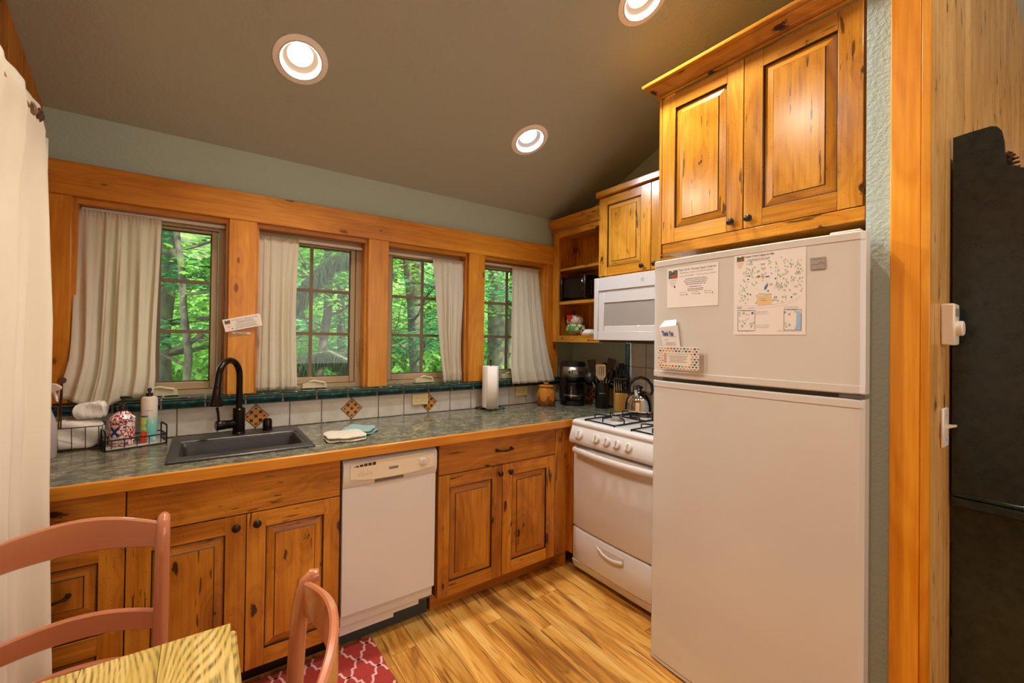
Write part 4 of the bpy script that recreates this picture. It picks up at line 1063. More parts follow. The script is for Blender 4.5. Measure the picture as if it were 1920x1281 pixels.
o, mp = fsheet('colourful_card', 'card with a multicoloured fan-scale border on the lower freezer door', 'card', .048, .228, 1.290, 1.385, mat('card_cream', 'e8dccb', .5), lift=.026, thick=.001)
b = MB(mp); cols = ['c8473f', '3d6f8a', 'd98a5a', '8a9a8c', 'a8862c', '2e4660', 'd3938c', 'b8b0a4', 'e09468']
CM = [mat('fan_%d' % i, c, .6) for i, c in enumerate(cols)]
rw = .0118; row = 0; v = 1.291
while v < 1.383:
    u = .050 + (rw * .62 if row % 2 else 0)
    while u < .2265:
        inside = (.073 < u < .192 and 1.315 < v + .004 < 1.358)
        if not inside:
            n_ = 8; r_ = rw * .56
            pts = [(u, v - .0035 if v > 1.2925 else v)] + [(min(max(u + r_ * cos(a), .0485), .2275), min(v + r_ * .85 * sin(a), 1.3845)) for a in [pi * .12 + k * pi * .76 / n_ for k in range(n_ + 1)]]
            b.poly([(p, q, .0012) for p, q in pts], 2 + R.randrange(len(cols)))
        u += rw * 1.24
    v += .0105; row += 1
quad(b, .072, .194, 1.312, 1.361, .0014, 0); quad(b, .075, .088, 1.315, 1.357, .0015, 3 + 5)
put_text(b, 'Thank you for staying at Copper Creek!', .091, 1.352, .094, .0055, .0015, 1, shear=.2); tiny_lines(b, .093, 1.345, .092, 5, .0062, .0018, .0015, 1)
obj('print', b, [mat('card_cream', '', 0), mat('card_ink', '6a3a48', .6)] + CM, o, fix=False)

# card and label on the second window post
def tilt_thing(name, label, cat, cx, cz, rot, y, wd, ht, th, base):
    def mp(u, v, w_): return (cx + u * cos(rot) - v * sin(rot), y - w_, cz + u * sin(rot) + v * cos(rot))
    o = thing(name, label, cat, (cx, y, cz)); b = MB(mp); b.box(-wd / 2, wd / 2, -ht / 2, ht / 2, 0, th, bev=.001); obj('plate', b, base, o)
    return o, mp
o, mp = tilt_thing('guest_note_block', 'tilted acrylic guest note on the wooden post above the faucet', 'sign', -2.402, 1.472, radians(13.5), -.0315, .172, .064, .012, mat('acrylic_card', 'e6d6c2', .15, coat=.5))
b = MB(mp); photo_logo(b, -.078, .006, .024, .018, .0124); tiny_lines(b, -.072, -.006, .014, 2, .007, .003, .0124, 5); disc(b, -.052, -.020, .003, .0124, 4, 6)
put_text(b, "We hope you're enjoying your stay!", -.048, .016, .120, .0075, .0124, 1, shear=.25, bold=.01)
tiny_lines(b, -.040, .009, .105, 2, .007, .0024, .0124, 1); tiny_lines(b, -.046, -.007, .118, 3, .0078, .0022, .0124, 1)
obj('print', b, [PAPER, INK] + PH + [TAN, OLIVE], o, fix=False)
o, mp = tilt_thing('small_label_strip', 'narrow white screwed label strip on the post under the tilted note', 'label', -2.407, 1.419, 0, -.0305, .086, .012, .002, PAPER)
b = MB(mp); disc(b, -.038, 0, .002, .0024, 0, 8); disc(b, .038, 0, .002, .0024, 0, 8); put_text(b, 'See Video', -.026, -.0035, .052, .007, .0024, 0); obj('print', b, [INK], o, fix=False)

# ---- thermostat and switch on the divider wall
t = thing('thermostat', 'ivory thermostat box with a round dial beside the black hutch', 'thermostat', (-.55, -2.158, 1.41))
b = MB(); b.box(-.572, -.500, -2.188, -2.1575, 1.408, 1.541, bev=.004); obj('housing', b, mat('ivory_plastic', 'e6dccb', .35), t)
b = MB(); b.lathe([(.024, 0), (.024, .012), (.021, .015), (0, .015)], (-.536, -2.188, 1.462), (0, -1, 0), 20); obj('dial', b, mat('ivory_plastic', '', 0), t)
b = MB(); b.box(-.56, -.51, -2.1895, -2.188, 1.50, 1.525); obj('scale_window', b, GREYP, t)
t = thing('light_switch', 'ivory toggle light switch plate below the thermostat', 'switch', (-.535, -2.158, 1.14))
b = MB(); b.box(-.570, -.497, -2.1655, -2.1575, 1.077, 1.203, bev=.003); obj('switch_plate', b, mat('ivory_plastic', '', 0), t)
b = MB(); b.prism([(-2.1655, 1.136), (-2.1655, 1.150), (-2.188, 1.152), (-2.188, 1.146)], lambda p, q, x_: (x_, p, q), -.540, -.530); obj('toggle', b, mat('ivory_plastic', '', 0), t)
b = MB()
for z in (1.10, 1.18): b.lathe([(.004, 0), (.003, .001), (0, .0012)], (-.535, -2.1655, z), (0, -1, 0), 10)
obj('screw', b, GREYP, t)

# ---- black hutch against the divider wall
HB = noisy('black_painted_wood', [(.35, '16201f'), (.65, '212d2a')], 30, .24, .06, 220)
t = thing('black_hutch', 'black painted wooden hutch with a scrolled side at the right edge', 'hutch', (.15, -2.4, 0))
prof = [(-2.164, .90), (-2.164, 2.112), (-2.20, 2.116), (-2.245, 2.118), (-2.258, 2.112), (-2.267, 2.095), (-2.272, 2.06), (-2.2735, 2.02), (-2.276, 1.99), (-2.284, 1.975), (-2.295, 1.970), (-2.315, 1.960), (-2.34, 1.955), (-2.375, 1.94), (-2.40, 1.90), (-2.41, 1.80), (-2.41, .90)]
for x0 in (-.44, .72):
    b = MB(); b.prism(prof, lambda p, q, x_: (x_, p, q), x0, x0 + .02); obj('side_panel', b, HB, t)
b = MB(); b.box(-.4195, .7195, -2.172, -2.1642, .90, 2.05); obj('back_panel', b, HB, t)
for z in (1.25, 1.58, 1.90):
    b = MB(); b.box(-.4195, .7195, -2.39, -2.1725, z, z + .02); obj('shelf_board', b, HB, t)
b = MB(); b.box(-.452, .752, -2.63, -2.1642, .870, .899, bev=.004); b.box(-.444, .744, -2.42, -2.1642, .8992, .915, bev=.004); obj('waist_molding', b, HB, t)
b = MB(); b.box(-.425, .725, -2.60, -2.1642, .0005, .8695); obj('base_cabinet', b, HB, t)
for k in range(3):
    x0 = -.40 + k * .375; b = MB(); b.box(x0, x0 + .365, -2.6185, -2.6005, .06, .82, bev=.003); d = obj('door', b, HB, t)
    b = MB(); b.lathe([(.006, 0), (.005, .01), (.013, .016), (.01, .022), (0, .023)], (x0 + .33, -2.6185, .55), (0, -1, 0), 12); obj('knob', b, KNOB, d)
def pinecone(parent, c, ax, L, r, name='cone_scales'):
    b = MB(); c = Vector(c); ax = Vector(ax).normalized(); X = ax.orthogonal().normalized(); Y = ax.cross(X)
    b.lathe([(0, 0), (r * .55, L * .15), (r * .6, L * .5), (r * .3, L * .9), (0, L)], c, ax, 10, 1)
    for i in range(46):
        s_ = (i + .5) / 46; a = i * 2.39996; rr_ = r * (sin(pi * min(1, s_ * .9 + .12)) ** .6)
        d = X * cos(a) + Y * sin(a); tng = ax.cross(d); p = c + ax * (L * s_)
        w2 = r * .32; b.add([p + d * rr_ * .45 - tng * w2 * .6, p + d * rr_ * .45 + tng * w2 * .6, p + d * rr_ + tng * w2 + ax * L * .06, p + d * rr_ * 1.08 + ax * L * .10, p + d * rr_ - tng * w2 + ax * L * .06, p + d * rr_ * .6 + ax * L * .10],
              [[0, 1, 2, 3, 4], [1, 5, 3, 2], [0, 4, 3, 5], [0, 5, 1]], 0, False)
    return obj(name, b, [noisy('cone_brown', [(.3, '4a2c1c'), (.7, '8a6448')], 60, .7, 0), mat('cone_core', '2e1a10', .8)], parent, fix=False)
t2 = thing('pinecone', 'small brown pinecone behind the scrolled side of the black hutch', 'pinecone', (-.37, -2.268, 1.974))
pinecone(t2, (-.37, -2.262, 1.946), (0, -.12, 1), .092, .030)
b = MB(); b.box(-.4195, -.30, -2.35, -2.1725, 1.925, 1.946); obj('top_ledge', b, HB, t)

# ---- recessed ceiling lamps
NRM = Vector((0, CS, 1)).normalized()      # ceiling normal (up)
lens = {}
def lens_mat(k, c, s_):
    if k not in lens: lens[k] = mat('lens_' + k, c, .5, emit=c, es=s_)
    return lens[k]
WARM, COOL = (1.0, .91, .78), (.74, .87, 1.0)
specs = [('left', 'recessed ceiling lamp nearest the left curtain, warm white', WARM, 'warm', 'fff0dc', 17), ('middle', 'recessed ceiling lamp near the corner shelves, bluish white', COOL, 'cool', 'e2ecff', 15),
         ('top', 'recessed ceiling lamp cut off by the top edge of the photo', WARM, 'warm', 'fff0dc', 17)]
for i, (lx, ly) in enumerate(LAMPS):
    c = Vector((lx, ly, ceil_z(ly)))
    if i < 3: _, lab, lc, key, hexc, en = specs[i]
    else: lab, lc, key, hexc, en = ('recessed ceiling lamp over the oak table, above the photo', 'added ceiling lamp for fill behind the camera on the long curtain side', 'added ceiling lamp for fill behind the camera on the hutch side')[i - 3], WARM, 'warm', 'fff0dc', 17
    t = thing('recessed_lamp', lab, 'ceiling lamp', tuple(c), group='recessed ceiling lamps')
    b = MB(); dn = -NRM
    b.lathe([(.076, -.002), (.112, .0006), (.112, .003), (.104, .006), (.090, .0065)], c, dn, 40, 0, cap=False)
    b.lathe([(.090, .0065), (.084, .0085), (.080, .004), (.076, -.004)], c, dn, 40, 1, cap=False)
    obj('trim_ring', b, [mat('lamp_trim', 'f6f0ea', .5), mat('lamp_baffle', 'c9bfb4', .5)], t)
    b = MB(); b.lathe([(.078, -.001), (.072, -.018), (.058, -.034), (.052, -.035)], c, dn, 40, 0, cap=False); obj('baffle', b, mat('lamp_baffle', '', 0), t)
    b = MB(); b.lathe([(.0, -.031), (.052, -.031), (.054, -.036), (0, -.036)], c, dn, 32); obj('lamp_lens', b, lens_mat(key, hexc, 2.2), t)
    b = MB(); b.lathe([(.077, -.0015), (.077, -.09), (0, -.09)], c, dn, 24, cap=False); obj('housing', b, mat('housing', '777777', .5), t, fix=False)
    lo = light('downlight', 'AREA', tuple(c - NRM * -.028), en, lc, shape='DISK', size=.09, spread=radians(150))
    lo.rotation_euler = NRM.to_track_quat('Z', 'Y').to_euler(); lo.parent = t; lo.location = Vector(c + NRM * .026) - c

# ================================================================ CURTAINS
def curtain_mesh(rows, folds, amp, zt, zb, top_amp=.25, nu=90, nv=46, seed=0, hem=(.095, .075, .055), thick=.002, axis='x', gather=.05, wob=.0):
    """rows: (t, x_left, x_right, y) with t = 0 top .. 1 bottom; returns an MB"""
    rs = random.Random(seed); ph = [rs.uniform(0, 6.28) for _ in range(6)]
    H = zt - zb
    def P(s_, t):
        xl, xr, y = smooth_rows(rows, t)[:3]
        z = zt - t * H
        a = amp * (top_amp + (1 - top_amp) * min(1, t * 2.2))
        ss = s_ + .035 * sin(2 * pi * s_ * 1.7 + ph[0] + t * 1.2)
        f = sin(2 * pi * folds * ss + ph[1] + .5 * sin(3 * t + ph[2])) + .45 * sin(2 * pi * folds * 2.3 * ss + ph[3] + t)
        d = a * f * (.6 + .4 * sin(pi * s_))
        if t < gather: d += .0035 * sin(2 * pi * folds * 4.5 * s_ + ph[4]) * (1 - t / gather); z += .0035 * sin(2 * pi * folds * 3.7 * s_ + ph[5]) * (1 if t < .001 else 0)
        d -= .004 * math.exp(-((t * H - .018) / .006) ** 2)
        for h in hem: d += .0032 * math.exp(-(((1 - t) * H - h) / .0035) ** 2)
        x = xl + (xr - xl) * s_ + .25 * a * cos(2 * pi * folds * ss + ph[1])
        z += wob * sin(2 * pi * (s_ * 1.3 + .2)) * t
        return (x, y - d, z) if axis == 'x' else (y + d, x, z)
    b = MB(); b.surf(nu, nv, P)
    return b
def solid(o, th):
    m = o.modifiers.new('thickness', 'SOLIDIFY'); m.thickness = th; m.offset = 0
def short_curtain(label, rows, folds, amp, zt, zb, seed, rod_a, rod_c, rod_z, rod_label, **kw):
    t = thing('cafe_curtain', label, 'curtain', ((rows[0][1] + rows[0][2]) / 2, .03, zt), group='cream cafe curtains')
    o = obj('panel', curtain_mesh(rows, folds, amp, zt, zb, seed=seed, **kw), CREAM, t, fix=False, ang=180); solid(o, .0016)
    r = thing('curtain_rod', rod_label, 'curtain rod', ((rod_a + rod_c) / 2, .05, rod_z), group='white tension rods')
    b = MB(); b.box(rod_a + .013, rod_c - .013, .044, .060, rod_z - .009, rod_z + .009, bev=.004); obj('bar', b, RODW, r)
    return t
# t, x left, x right, y
short_curtain('cream curtain blown across the left of the window above the soap bottles',
    [(0, -3.052, -2.745, .030), (.3, -3.050, -2.748, .012), (.6, -3.045, -2.752, -.02), (.78, -3.045, -2.752, -.045), (.88, -3.058, -2.75, -.055), (1, -3.082, -2.757, -.058)],
    5, .013, 1.958, 1.105, 3, *OPEN[0], 1.966, 'white rod across the leftmost window', wob=.022)
short_curtain('cream curtain hanging left in the window right of the tilted note',
    [(0, -2.331, -2.128, .030), (.5, -2.331, -2.142, .012), (1, -2.334, -2.132, -.012)], 4, .012, 1.948, 1.118, 5, *OPEN[1], 1.945, 'white rod of the window right of the faucet')
short_curtain('cream curtain on the right of the third window from the left',
    [(0, -1.290, -1.036, .030), (.35, -1.270, -1.058, .02), (.7, -1.245, -1.08, .008), (1, -1.212, -1.072, .002)], 4, .012, 1.944, 1.108, 8, *OPEN[2], 1.942, 'white rod of the window above the diamond outlet')
short_curtain('cream curtain flaring out beside the corner shelves',
    [(0, -.612, -.352, .030), (.35, -.640, -.345, -.005), (.65, -.665, -.325, -.04), (.85, -.68, -.29, -.058), (1, -.668, -.255, -.068)], 5, .012, 1.96, 1.078, 12, *OPEN[3], 1.958, 'white rod of the window nearest the corner shelves')

# tall curtain on a pinecone rod along the left wall
t = thing('long_curtain', 'floor-length cream curtain hanging at the left edge', 'curtain', (-3.0, -1.2, 2.1))
def LC(s_, t_):
    z = 2.165 - t_ * 2.155
    ye = smooth_rows([(0, -.50), (.06, -.47), (.25, -.56), (.5, -.67), (.6, -.69), (1, -.70)], t_)[0]
    xe = smooth_rows([(0, -3.040), (.06, -3.038), (.25, -3.016), (.5, -2.990), (.6, -2.984), (1, -2.957)], t_)[0]
    y = ye + (-2.15 - ye) * s_
    e = math.exp(-s_ * 6)
    a = .005 + .025 * min(1, t_ * 3)
    xb_ = -3.074 + .052 * max(0, 1 - t_ * 7)
    x = xb_ + (xe - xb_) * e + a * sin(2 * pi * 9 * s_ + .9) + .3 * a * sin(2 * pi * 21 * s_)
    if t_ < .035: x -= .004 * (1 - t_ / .035)
    x += .006 * math.exp(-((t_ - .038) / .004) ** 2) - .006 * math.exp(-((t_ - .055) / .006) ** 2)
    return (x, y, z)
b = MB(); b.surf(150, 60, LC); o = obj('panel', b, BIGCL, t, fix=False); solid(o, .002)
b = MB()
def LB(s_, t_):
    z = 2.105 - t_ * 1.9 - .012 * s_; y = -.53 + .115 * s_ + .0 * t_ ; k = smooth_rows([(0, 0), (.2, -.10), (.5, -.26), (1, -.27)], t_)[0]
    return (-3.075 + .03 * s_ + .010 * sin(s_ * 7) + (.06 * min(1, t_ * 2)), y + k, z)
b.surf(14, 30, LB); o = obj('return_fold', b, BIGCL, t, fix=False); solid(o, .002)
t = thing('pinecone_rod', 'twig curtain rod ending in a carved pinecone at the upper left', 'curtain rod', (-3.06, -1.2, 2.13))
b = MB(); b.tube([(-3.062, -2.2, 2.128), (-3.055, -.575, 2.128)], .016, 10); b.lathe([(.018, 0), (.023, .006), (.018, .012), (.022, .02), (.016, .026), (.018, .034)], (-3.05, -.585, 2.128), (0, 1, 0), 14)
obj('pole', b, noisy('twig_bark', [(.3, '6a4630'), (.7, '9c7452')], 40, .6, .3), t)
pinecone(t, (-3.05, -.553, 2.128), (0, 1, 0), .050, .027, 'pinecone_finial')
for yy in (-.72, -2.1):
    b = MB(); b.tube([(-3.05, yy, 2.11), (-3.08, yy, 2.10), (-3.149, yy, 2.10)], .007, 8); b.lathe([(.02, 0), (.018, .005), (0, .006)], (-3.1525, yy, 2.10), (1, 0, 0), 12); obj('bracket', b, KNOB, t)

# ================================================================ COUNTER ITEMS
CT = .9145
def bottle_prof(r, h, sh, neck): return [(r * .96, 0), (r, .004), (r, h - sh), (r * .97, h - sh + .004), (neck * 1.3, h - .006), (neck, h), (neck, h + .006)]
# black wire caddy (rotated a little)
cax, cay, carot = -2.815, -.118, radians(16)
def cad(x_, y_, z_): return (cax + x_ * cos(carot) - y_ * sin(carot), cay + x_ * sin(carot) + y_ * cos(carot), z_)
t = thing('sink_caddy', 'black wire caddy holding two bottles left of the sink', 'caddy', (cax, cay, CT))
cw, cdp = .105, .049
b = MB(cad)
for s_ in (-1, 1):
    xx = s_ * cw
    b.tube([(xx, -cdp, CT + .002), (xx, -cdp, CT + .078), (xx, -cdp + .006, CT + .084), (xx, cdp - .006, CT + .084), (xx, cdp, CT + .078), (xx, cdp, CT + .002)], .0028, 6, closed=True, sx=1.5)
for z in (CT + .045,): 
    for y in (-cdp, cdp): b.tube([(-cw, y, z), (cw, y, z)], .0028, 6)
for y in (-cdp, cdp):
    for k in range(5): xx = -cw + (k + .5) * cw * 2 / 5 * 1.0; b.tube([(xx, y, CT + .010), (xx, y, CT + .045)], .0016, 5)
for s_ in (-1, 1):
    for k in range(6): y = -cdp + (k + .5) * cdp * 2 / 6; b.tube([(s_ * cw, y, CT + .012), (s_ * cw, y, CT + .045)], .0014, 5)
    b.tube([(s_ * cw, -cdp, CT + .045), (s_ * cw, cdp, CT + .045)], .0024, 6); b.tube([(s_ * cw, -cdp, CT + .012), (s_ * cw, cdp, CT + .012)], .002, 6)
obj('wire_frame', b, IRON, t)
b = MB(cad); b.box(-cw + .003, cw - .003, -cdp + .003, cdp - .003, CT + .004, CT + .014, bev=.003); obj('tray', b, mat('grey_tray', 'b8aea4', .35), t)
# patterned soap dispenser
bx, by, _ = cad(-.043, .0, 0)
t = thing('soap_dispenser', 'round soap bottle with red and blue folk pattern in the caddy', 'soap bottle', (bx, by, CT + .0145))
z0 = CT + .0145
def folk():
    n = NT('folk_pattern'); P = n.coord(); s_ = n.node('ShaderNodeSeparateXYZ'); n.link(P, s_.inputs[0])
    ang = n.math('MULTIPLY', n.math('ARCTAN2', s_.outputs[1], s_.outputs[0]), 1.0)
    am = n.math('ABSOLUTE', n.math('ADD', ang, 2.05)); u = n.math('MULTIPLY', am, .044)
    cv = n.node('ShaderNodeCombineXYZ'); n.link(u, cv.inputs[0]); n.link(s_.outputs[2], cv.inputs[1])
    v1 = n.node('ShaderNodeTexVoronoi', feature='F1'); n.link(cv.outputs[0], v1.inputs['Vector']); v1.inputs['Scale'].default_value = 78
    v2 = n.node('ShaderNodeTexVoronoi', feature='DISTANCE_TO_EDGE'); n.link(cv.outputs[0], v2.inputs['Vector']); v2.inputs['Scale'].default_value = 52
    c = n.mix(n.smooth(v1.outputs['Distance'], .42, .36), lin('efe6dc'), n.ramp(n.noise(cv.outputs[0], 42, 0), [(.46, 'c93a20'), (.52, '24418a')], 'CONSTANT'))
    c = n.mix(n.smooth(v2.outputs['Distance'], .07, .05), c, lin('b9301c'))
    vv = n.math('SUBTRACT', s_.outputs[2], .062)
    X1 = n.math('ABSOLUTE', n.math('SUBTRACT', n.math('ABSOLUTE', n.math('MULTIPLY', vv, .8)), u))
    core = n.math('MULTIPLY', n.smooth(X1, .007, .005), n.smooth(n.math('ADD', n.math('ABSOLUTE', vv), u), .036, .032))
    c = n.mix(core, c, lin('1f3b84'))
    lbl = n.math('MULTIPLY', n.smooth(u, .030, .027), n.smooth(s_.outputs[2], .040, .036)); lbl = n.math('MULTIPLY', lbl, n.smooth(s_.outputs[2], .014, .018))
    c = n.mix(lbl, c, lin('efe6dc'))
    n.link(c, n.b.inputs['Base Color']); n.b.inputs['Roughness'].default_value = .2
    return n.m
b = MB(); b.lathe([(.041, z0), (.044, z0 + .003), (.044, z0 + .108), (.0455, z0 + .114), (.041, z0 + .120), (.018, z0 + .143), (.015, z0 + .147), (0, z0 + .147)], (bx, by, 0), n=32); o = obj('bottle', b, folk(), t, ang=35)
def cyl_text(b, body, c, r, a0, z, wd, h, mi, shear=0):
    vs, fs = text_geo(body, wd, h, shear); b.add([(c[0] + r * cos(a0 + (q[0] - wd / 2) / r), c[1] + r * sin(a0 + (q[0] - wd / 2) / r), z + q[1]) for q in vs], fs, mi, False)
b = MB(); fa = atan2(CAM.y - by, CAM.x - bx); cyl_text(b, 'CHAMOMILE', (bx, by), .0444, fa, z0 + .030, .040, .006, 0); cyl_text(b, 'HAND SOAP', (bx, by), .0444, fa, z0 + .021, .028, .004, 0); obj('label_print', b, mat('navy_ink', '26304a', .6), t, fix=False)
def pump(t, x, y, z, s_=1, d=(1, -.2)):
    b = MB(); b.lathe([(.017 * s_, z), (.0175 * s_, z + .003), (.0165 * s_, z + .018 * s_), (.012 * s_, z + .020 * s_), (.011 * s_, z + .025 * s_), (.0045 * s_, z + .026 * s_), (.0045 * s_, z + .045 * s_), (.009 * s_, z + .046 * s_), (.0095 * s_, z + .055 * s_), (0, z + .057 * s_)], (x, y, 0), n=16)
    dv = Vector((d[0], d[1], 0)).normalized(); p = Vector((x, y, z + .051 * s_)); b.tube([p, p + dv * .022 * s_, p + dv * .030 * s_ + Vector((0, 0, -.003 * s_))], [.005 * s_, .0042 * s_, .003 * s_], 8)
    obj('pump', b, mat('black_pump', '1c1614', .3), t)
pump(t, bx, by, z0 + .147, 1.1)
# tall lotion bottle and small tube
bx2, by2, _ = cad(.052, .014, 0)
t = thing('lotion_bottle', 'tall pale lotion bottle with aqua fade in the caddy', 'lotion bottle', (bx2, by2, CT + .0145))
n = NT('aqua_fade'); s_ = n.node('ShaderNodeSeparateXYZ'); n.link(n.coord(), s_.inputs[0]); nz = n.noise(n.coord(), 60, 3)
n.link(n.mix(n.smooth(nz, .55, .62), n.ramp(n.math('MULTIPLY', s_.outputs[2], 5.5), [(.0, '7fd0c8'), (.45, '8cd8cc'), (.62, 'd8cfc0'), (.9, 'e0cdb8')]), n.ramp(n.math('MULTIPLY', s_.outputs[2], 5.5), [(.3, 'd8ece4'), (.55, 'dcd0c2')])), n.b.inputs['Base Color']); n.b.inputs['Roughness'].default_value = .3
b = MB(); b.lathe([(.0295, z0), (.031, z0 + .003), (.031, z0 + .186), (.027, z0 + .194), (.013, z0 + .198), (0, z0 + .198)], (bx2, by2, 0), n=24); obj('bottle', b, n.m, t)
fa = atan2(CAM.y - by2, CAM.x - bx2)
b = MB(); cyl_text(b, 'MOISTURE', (bx2, by2), .0313, fa, z0 + .134, .032, .0045, 0); obj('label_print', b, INK, t, fix=False)
b = MB(); b.lathe([(.013, z0 + .198), (.013, z0 + .212), (.005, z0 + .213), (.005, z0 + .220), (.009, z0 + .222), (.007, z0 + .234), (0, z0 + .235)], (bx2, by2, 0), n=14); obj('cap', b, mat('black_pump', '', 0), t)
bx3, by3, _ = cad(.026, -.030, 0)
t = thing('hand_cream_tube', 'small tube with blue green and orange bands in the caddy front', 'tube', (bx3, by3, CT + .0145))
n = NT('banded_tube'); s_ = n.node('ShaderNodeSeparateXYZ'); n.link(n.coord(), s_.inputs[0]); nz = n.noise(n.coord(), 55, 2)
c = n.ramp(n.math('MULTIPLY', s_.outputs[2], 8.0), [(0, 'd8481c'), (.36, 'd0301c'), (.40, '4a9a7a'), (.90, '2a3a7a')], 'CONSTANT')
band = n.math('MULTIPLY', n.smooth(s_.outputs[2], .049, .051), n.smooth(s_.outputs[2], .112, .110))
n.link(n.mix(n.math('MULTIPLY', band, n.smooth(nz, .42, .55)), c, lin('b8b83a')), n.b.inputs['Base Color']); n.b.inputs['Roughness'].default_value = .35
b = MB(); N_ = 16; vs = []
for k, (z, rx, ry) in enumerate(((0, .015, .013), (.02, .016, .013), (.06, .0185, .011), (.11, .021, .004), (.118, .021, .0015))):
    for q in range(N_): vs.append((bx3 + rx * cos(2 * pi * q / N_) * cos(.9) * 1 + ry * sin(2 * pi * q / N_) * .4, by3 + ry * sin(2 * pi * q / N_) - rx * cos(2 * pi * q / N_) * .1, z0 + z))
b.add(vs, [[i * N_ + q, i * N_ + (q + 1) % N_, (i + 1) * N_ + (q + 1) % N_, (i + 1) * N_ + q] for i in range(4) for q in range(N_)] + [list(range(N_))[::-1], [4 * N_ + q for q in range(N_)]]); obj('tube_body', b, n.m, t)

# wire basket with folded towels, spray bottle
t = thing('wire_basket', 'rusty brown wire basket of white towels beside the long curtain', 'basket', (-3.02, -.10, CT))
x0, x1, y0, y1 = -3.115, -2.925, -.118, -.022
b = MB(); RB = mat('rust_wire', '5a3020', .5, .5)
for z, e in ((CT + .003, .012), (CT + .100, 0)): b.tube([(x0 + e, y0 + e, z), (x1 - e, y0 + e, z), (x1 - e, y1 - e, z), (x0 + e, y1 - e, z)], .002, 6, closed=True)
for k in range(5): xx = x0 + .01 + k * (x1 - x0 - .02) / 4; b.tube([(xx, y0, CT + .1), (xx, y0 + .012, CT + .003), (xx, y1 - .012, CT + .003), (xx, y1, CT + .1)], .0016, 5)
for k in range(3): yy = y0 + .02 + k * .03; b.tube([(x0, yy, CT + .1), (x0 + .012, yy, CT + .003), (x1 - .012, yy, CT + .003), (x1, yy, CT + .1)], .0016, 5)
obj('wire_frame', b, RB, t)
b = MB(); b.tube([(-3.052, y0, CT + .10), (-3.050, y0, CT + .295)], .0025, 6); b.tube([(-3.059, y0, CT + .10), (-3.053, y0, CT + .295)], .0022, 6); b.lathe([(.0, -.004), (.013, -.004), (.014, 0), (.013, .004), (0, .004)], (-3.051, y0, CT + .298), (.3, -1, 0), 14); obj('upright_handle', b, RB, t)
def cloth_blob(fn, nu=26, nv=16):
    b = MB(); b.surf(nu, nv, fn); return b
def towel(label, c, size, seed, m, rot=0, layers=3, name='folded_towel', group=None, lean=0, cat='towel', wav=.0, crease=.004, ruffle=0):
    """folded cloth: stacked rounded layers with rolled front fold, as one soft mesh per layer part"""
    rs = random.Random(seed); t = thing(name, label, cat, c, group=group); sx, sy, sz = size
    lh = sz / layers
    for l in range(layers):
        dx, dy = rs.uniform(-.04, .04) * sx, rs.uniform(-.04, .04) * sy; p1, p2 = rs.uniform(0, 6), rs.uniform(0, 6)
        def fn(a, q):
            th = 2 * pi * a; ph_ = -pi / 2 + pi * q
            ex = abs(cos(ph_)) ** .35
            cx_, sy_ = cos(th), sin(th); k = (abs(cx_) ** 5 + abs(sy_) ** 5) ** (-1 / 5)
            X = sx / 2 * ex * cx_ * k; Y = sy / 2 * ex * sy_ * k; Z = lh / 2 * (abs(sin(ph_)) ** .8) * (1 if sin(ph_) > 0 else -1)
            Z += crease * sin(X * 60 + p1) * .4 * ex + crease * .6 * sin(Y * 75 + p2) * ex - wav * (X / sx) ** 2
            r_f = ruffle * sin(th * 15) * ex * ex; X *= 1 + r_f; Y *= 1 + r_f; Z *= 1 + ruffle * 1.5 * sin(X * 260)
            X += crease * sin(Z * 45 + Y * 30 + p2); Y += crease * sin(Z * 60 + X * 35 + p1) * ex; X += dx; Y += dy; zz = max(lh * (l + .5) + Z, .0005 if l == 0 else -1)
            Yn = Y + lean * zz
            return (c[0] + X * cos(rot) - Yn * sin(rot), c[1] + X * sin(rot) + Yn * cos(rot), c[2] + zz)
        obj('fold', cloth_blob(fn, 40, 14), m, t)
    return t
TW = cloth('white_terry', 'eee4d6', 0, 350, .6); 
towel('white towel standing folded in the front of the wire basket', (-3.005, -.066, CT + .006), (.160, .066, .120), 4, TW, .05, 1, group='towels in the wire basket', crease=.006)
towel('white towel with rounded ruffled top bulging out of the wire basket', (-2.965, -.066, CT + .128), (.105, .066, .070), 9, TW, -.12, 1, group='towels in the wire basket', crease=.006, ruffle=.05)
# spray bottle behind the curtain edge
t = thing('spray_bottle', 'clear spray bottle with white trigger and red collar beside the long curtain', 'spray bottle', (-3.080, -.19, CT))
bx, by = -3.083, -.19
b = MB(); b.lathe([(.034, CT), (.037, CT + .004), (.038, CT + .10), (.034, CT + .14), (.020, CT + .185), (.0165, CT + .20), (.0165, CT + .205)], (bx, by, 0), n=24, ell=.8); obj('bottle', b, mat('milky_plastic', 'd9c8c4', .25, trans=.35), t)
b = MB(); b.lathe([(.019, CT + .203), (.020, CT + .206), (.019, CT + .228), (.014, CT + .23)], (bx, by, 0), n=20); obj('collar', b, mat('red_collar', 'c4201c', .3), t)
b = MB(); b.lathe([(.013, CT + .23), (.0125, CT + .262), (0, CT + .264)], (bx, by, 0), n=14)
b.prism([(-.035, .286), (-.030, .262), (.010, .258), (.028, .262), (.048, .270), (.050, .280), (.030, .292), (-.02, .296)], lambda p, q, a: (bx + p * .97, by + a - p * .25, CT + q), -.011, .011)
b.tube([(bx + .026, by - .005, CT + .262), (bx + .032, by - .006, CT + .24), (bx + .036, by - .007, CT + .222)], [.006, .005, .004], 8)
obj('trigger_head', b, mat('white_trigger', 'ece2d6', .35), t)

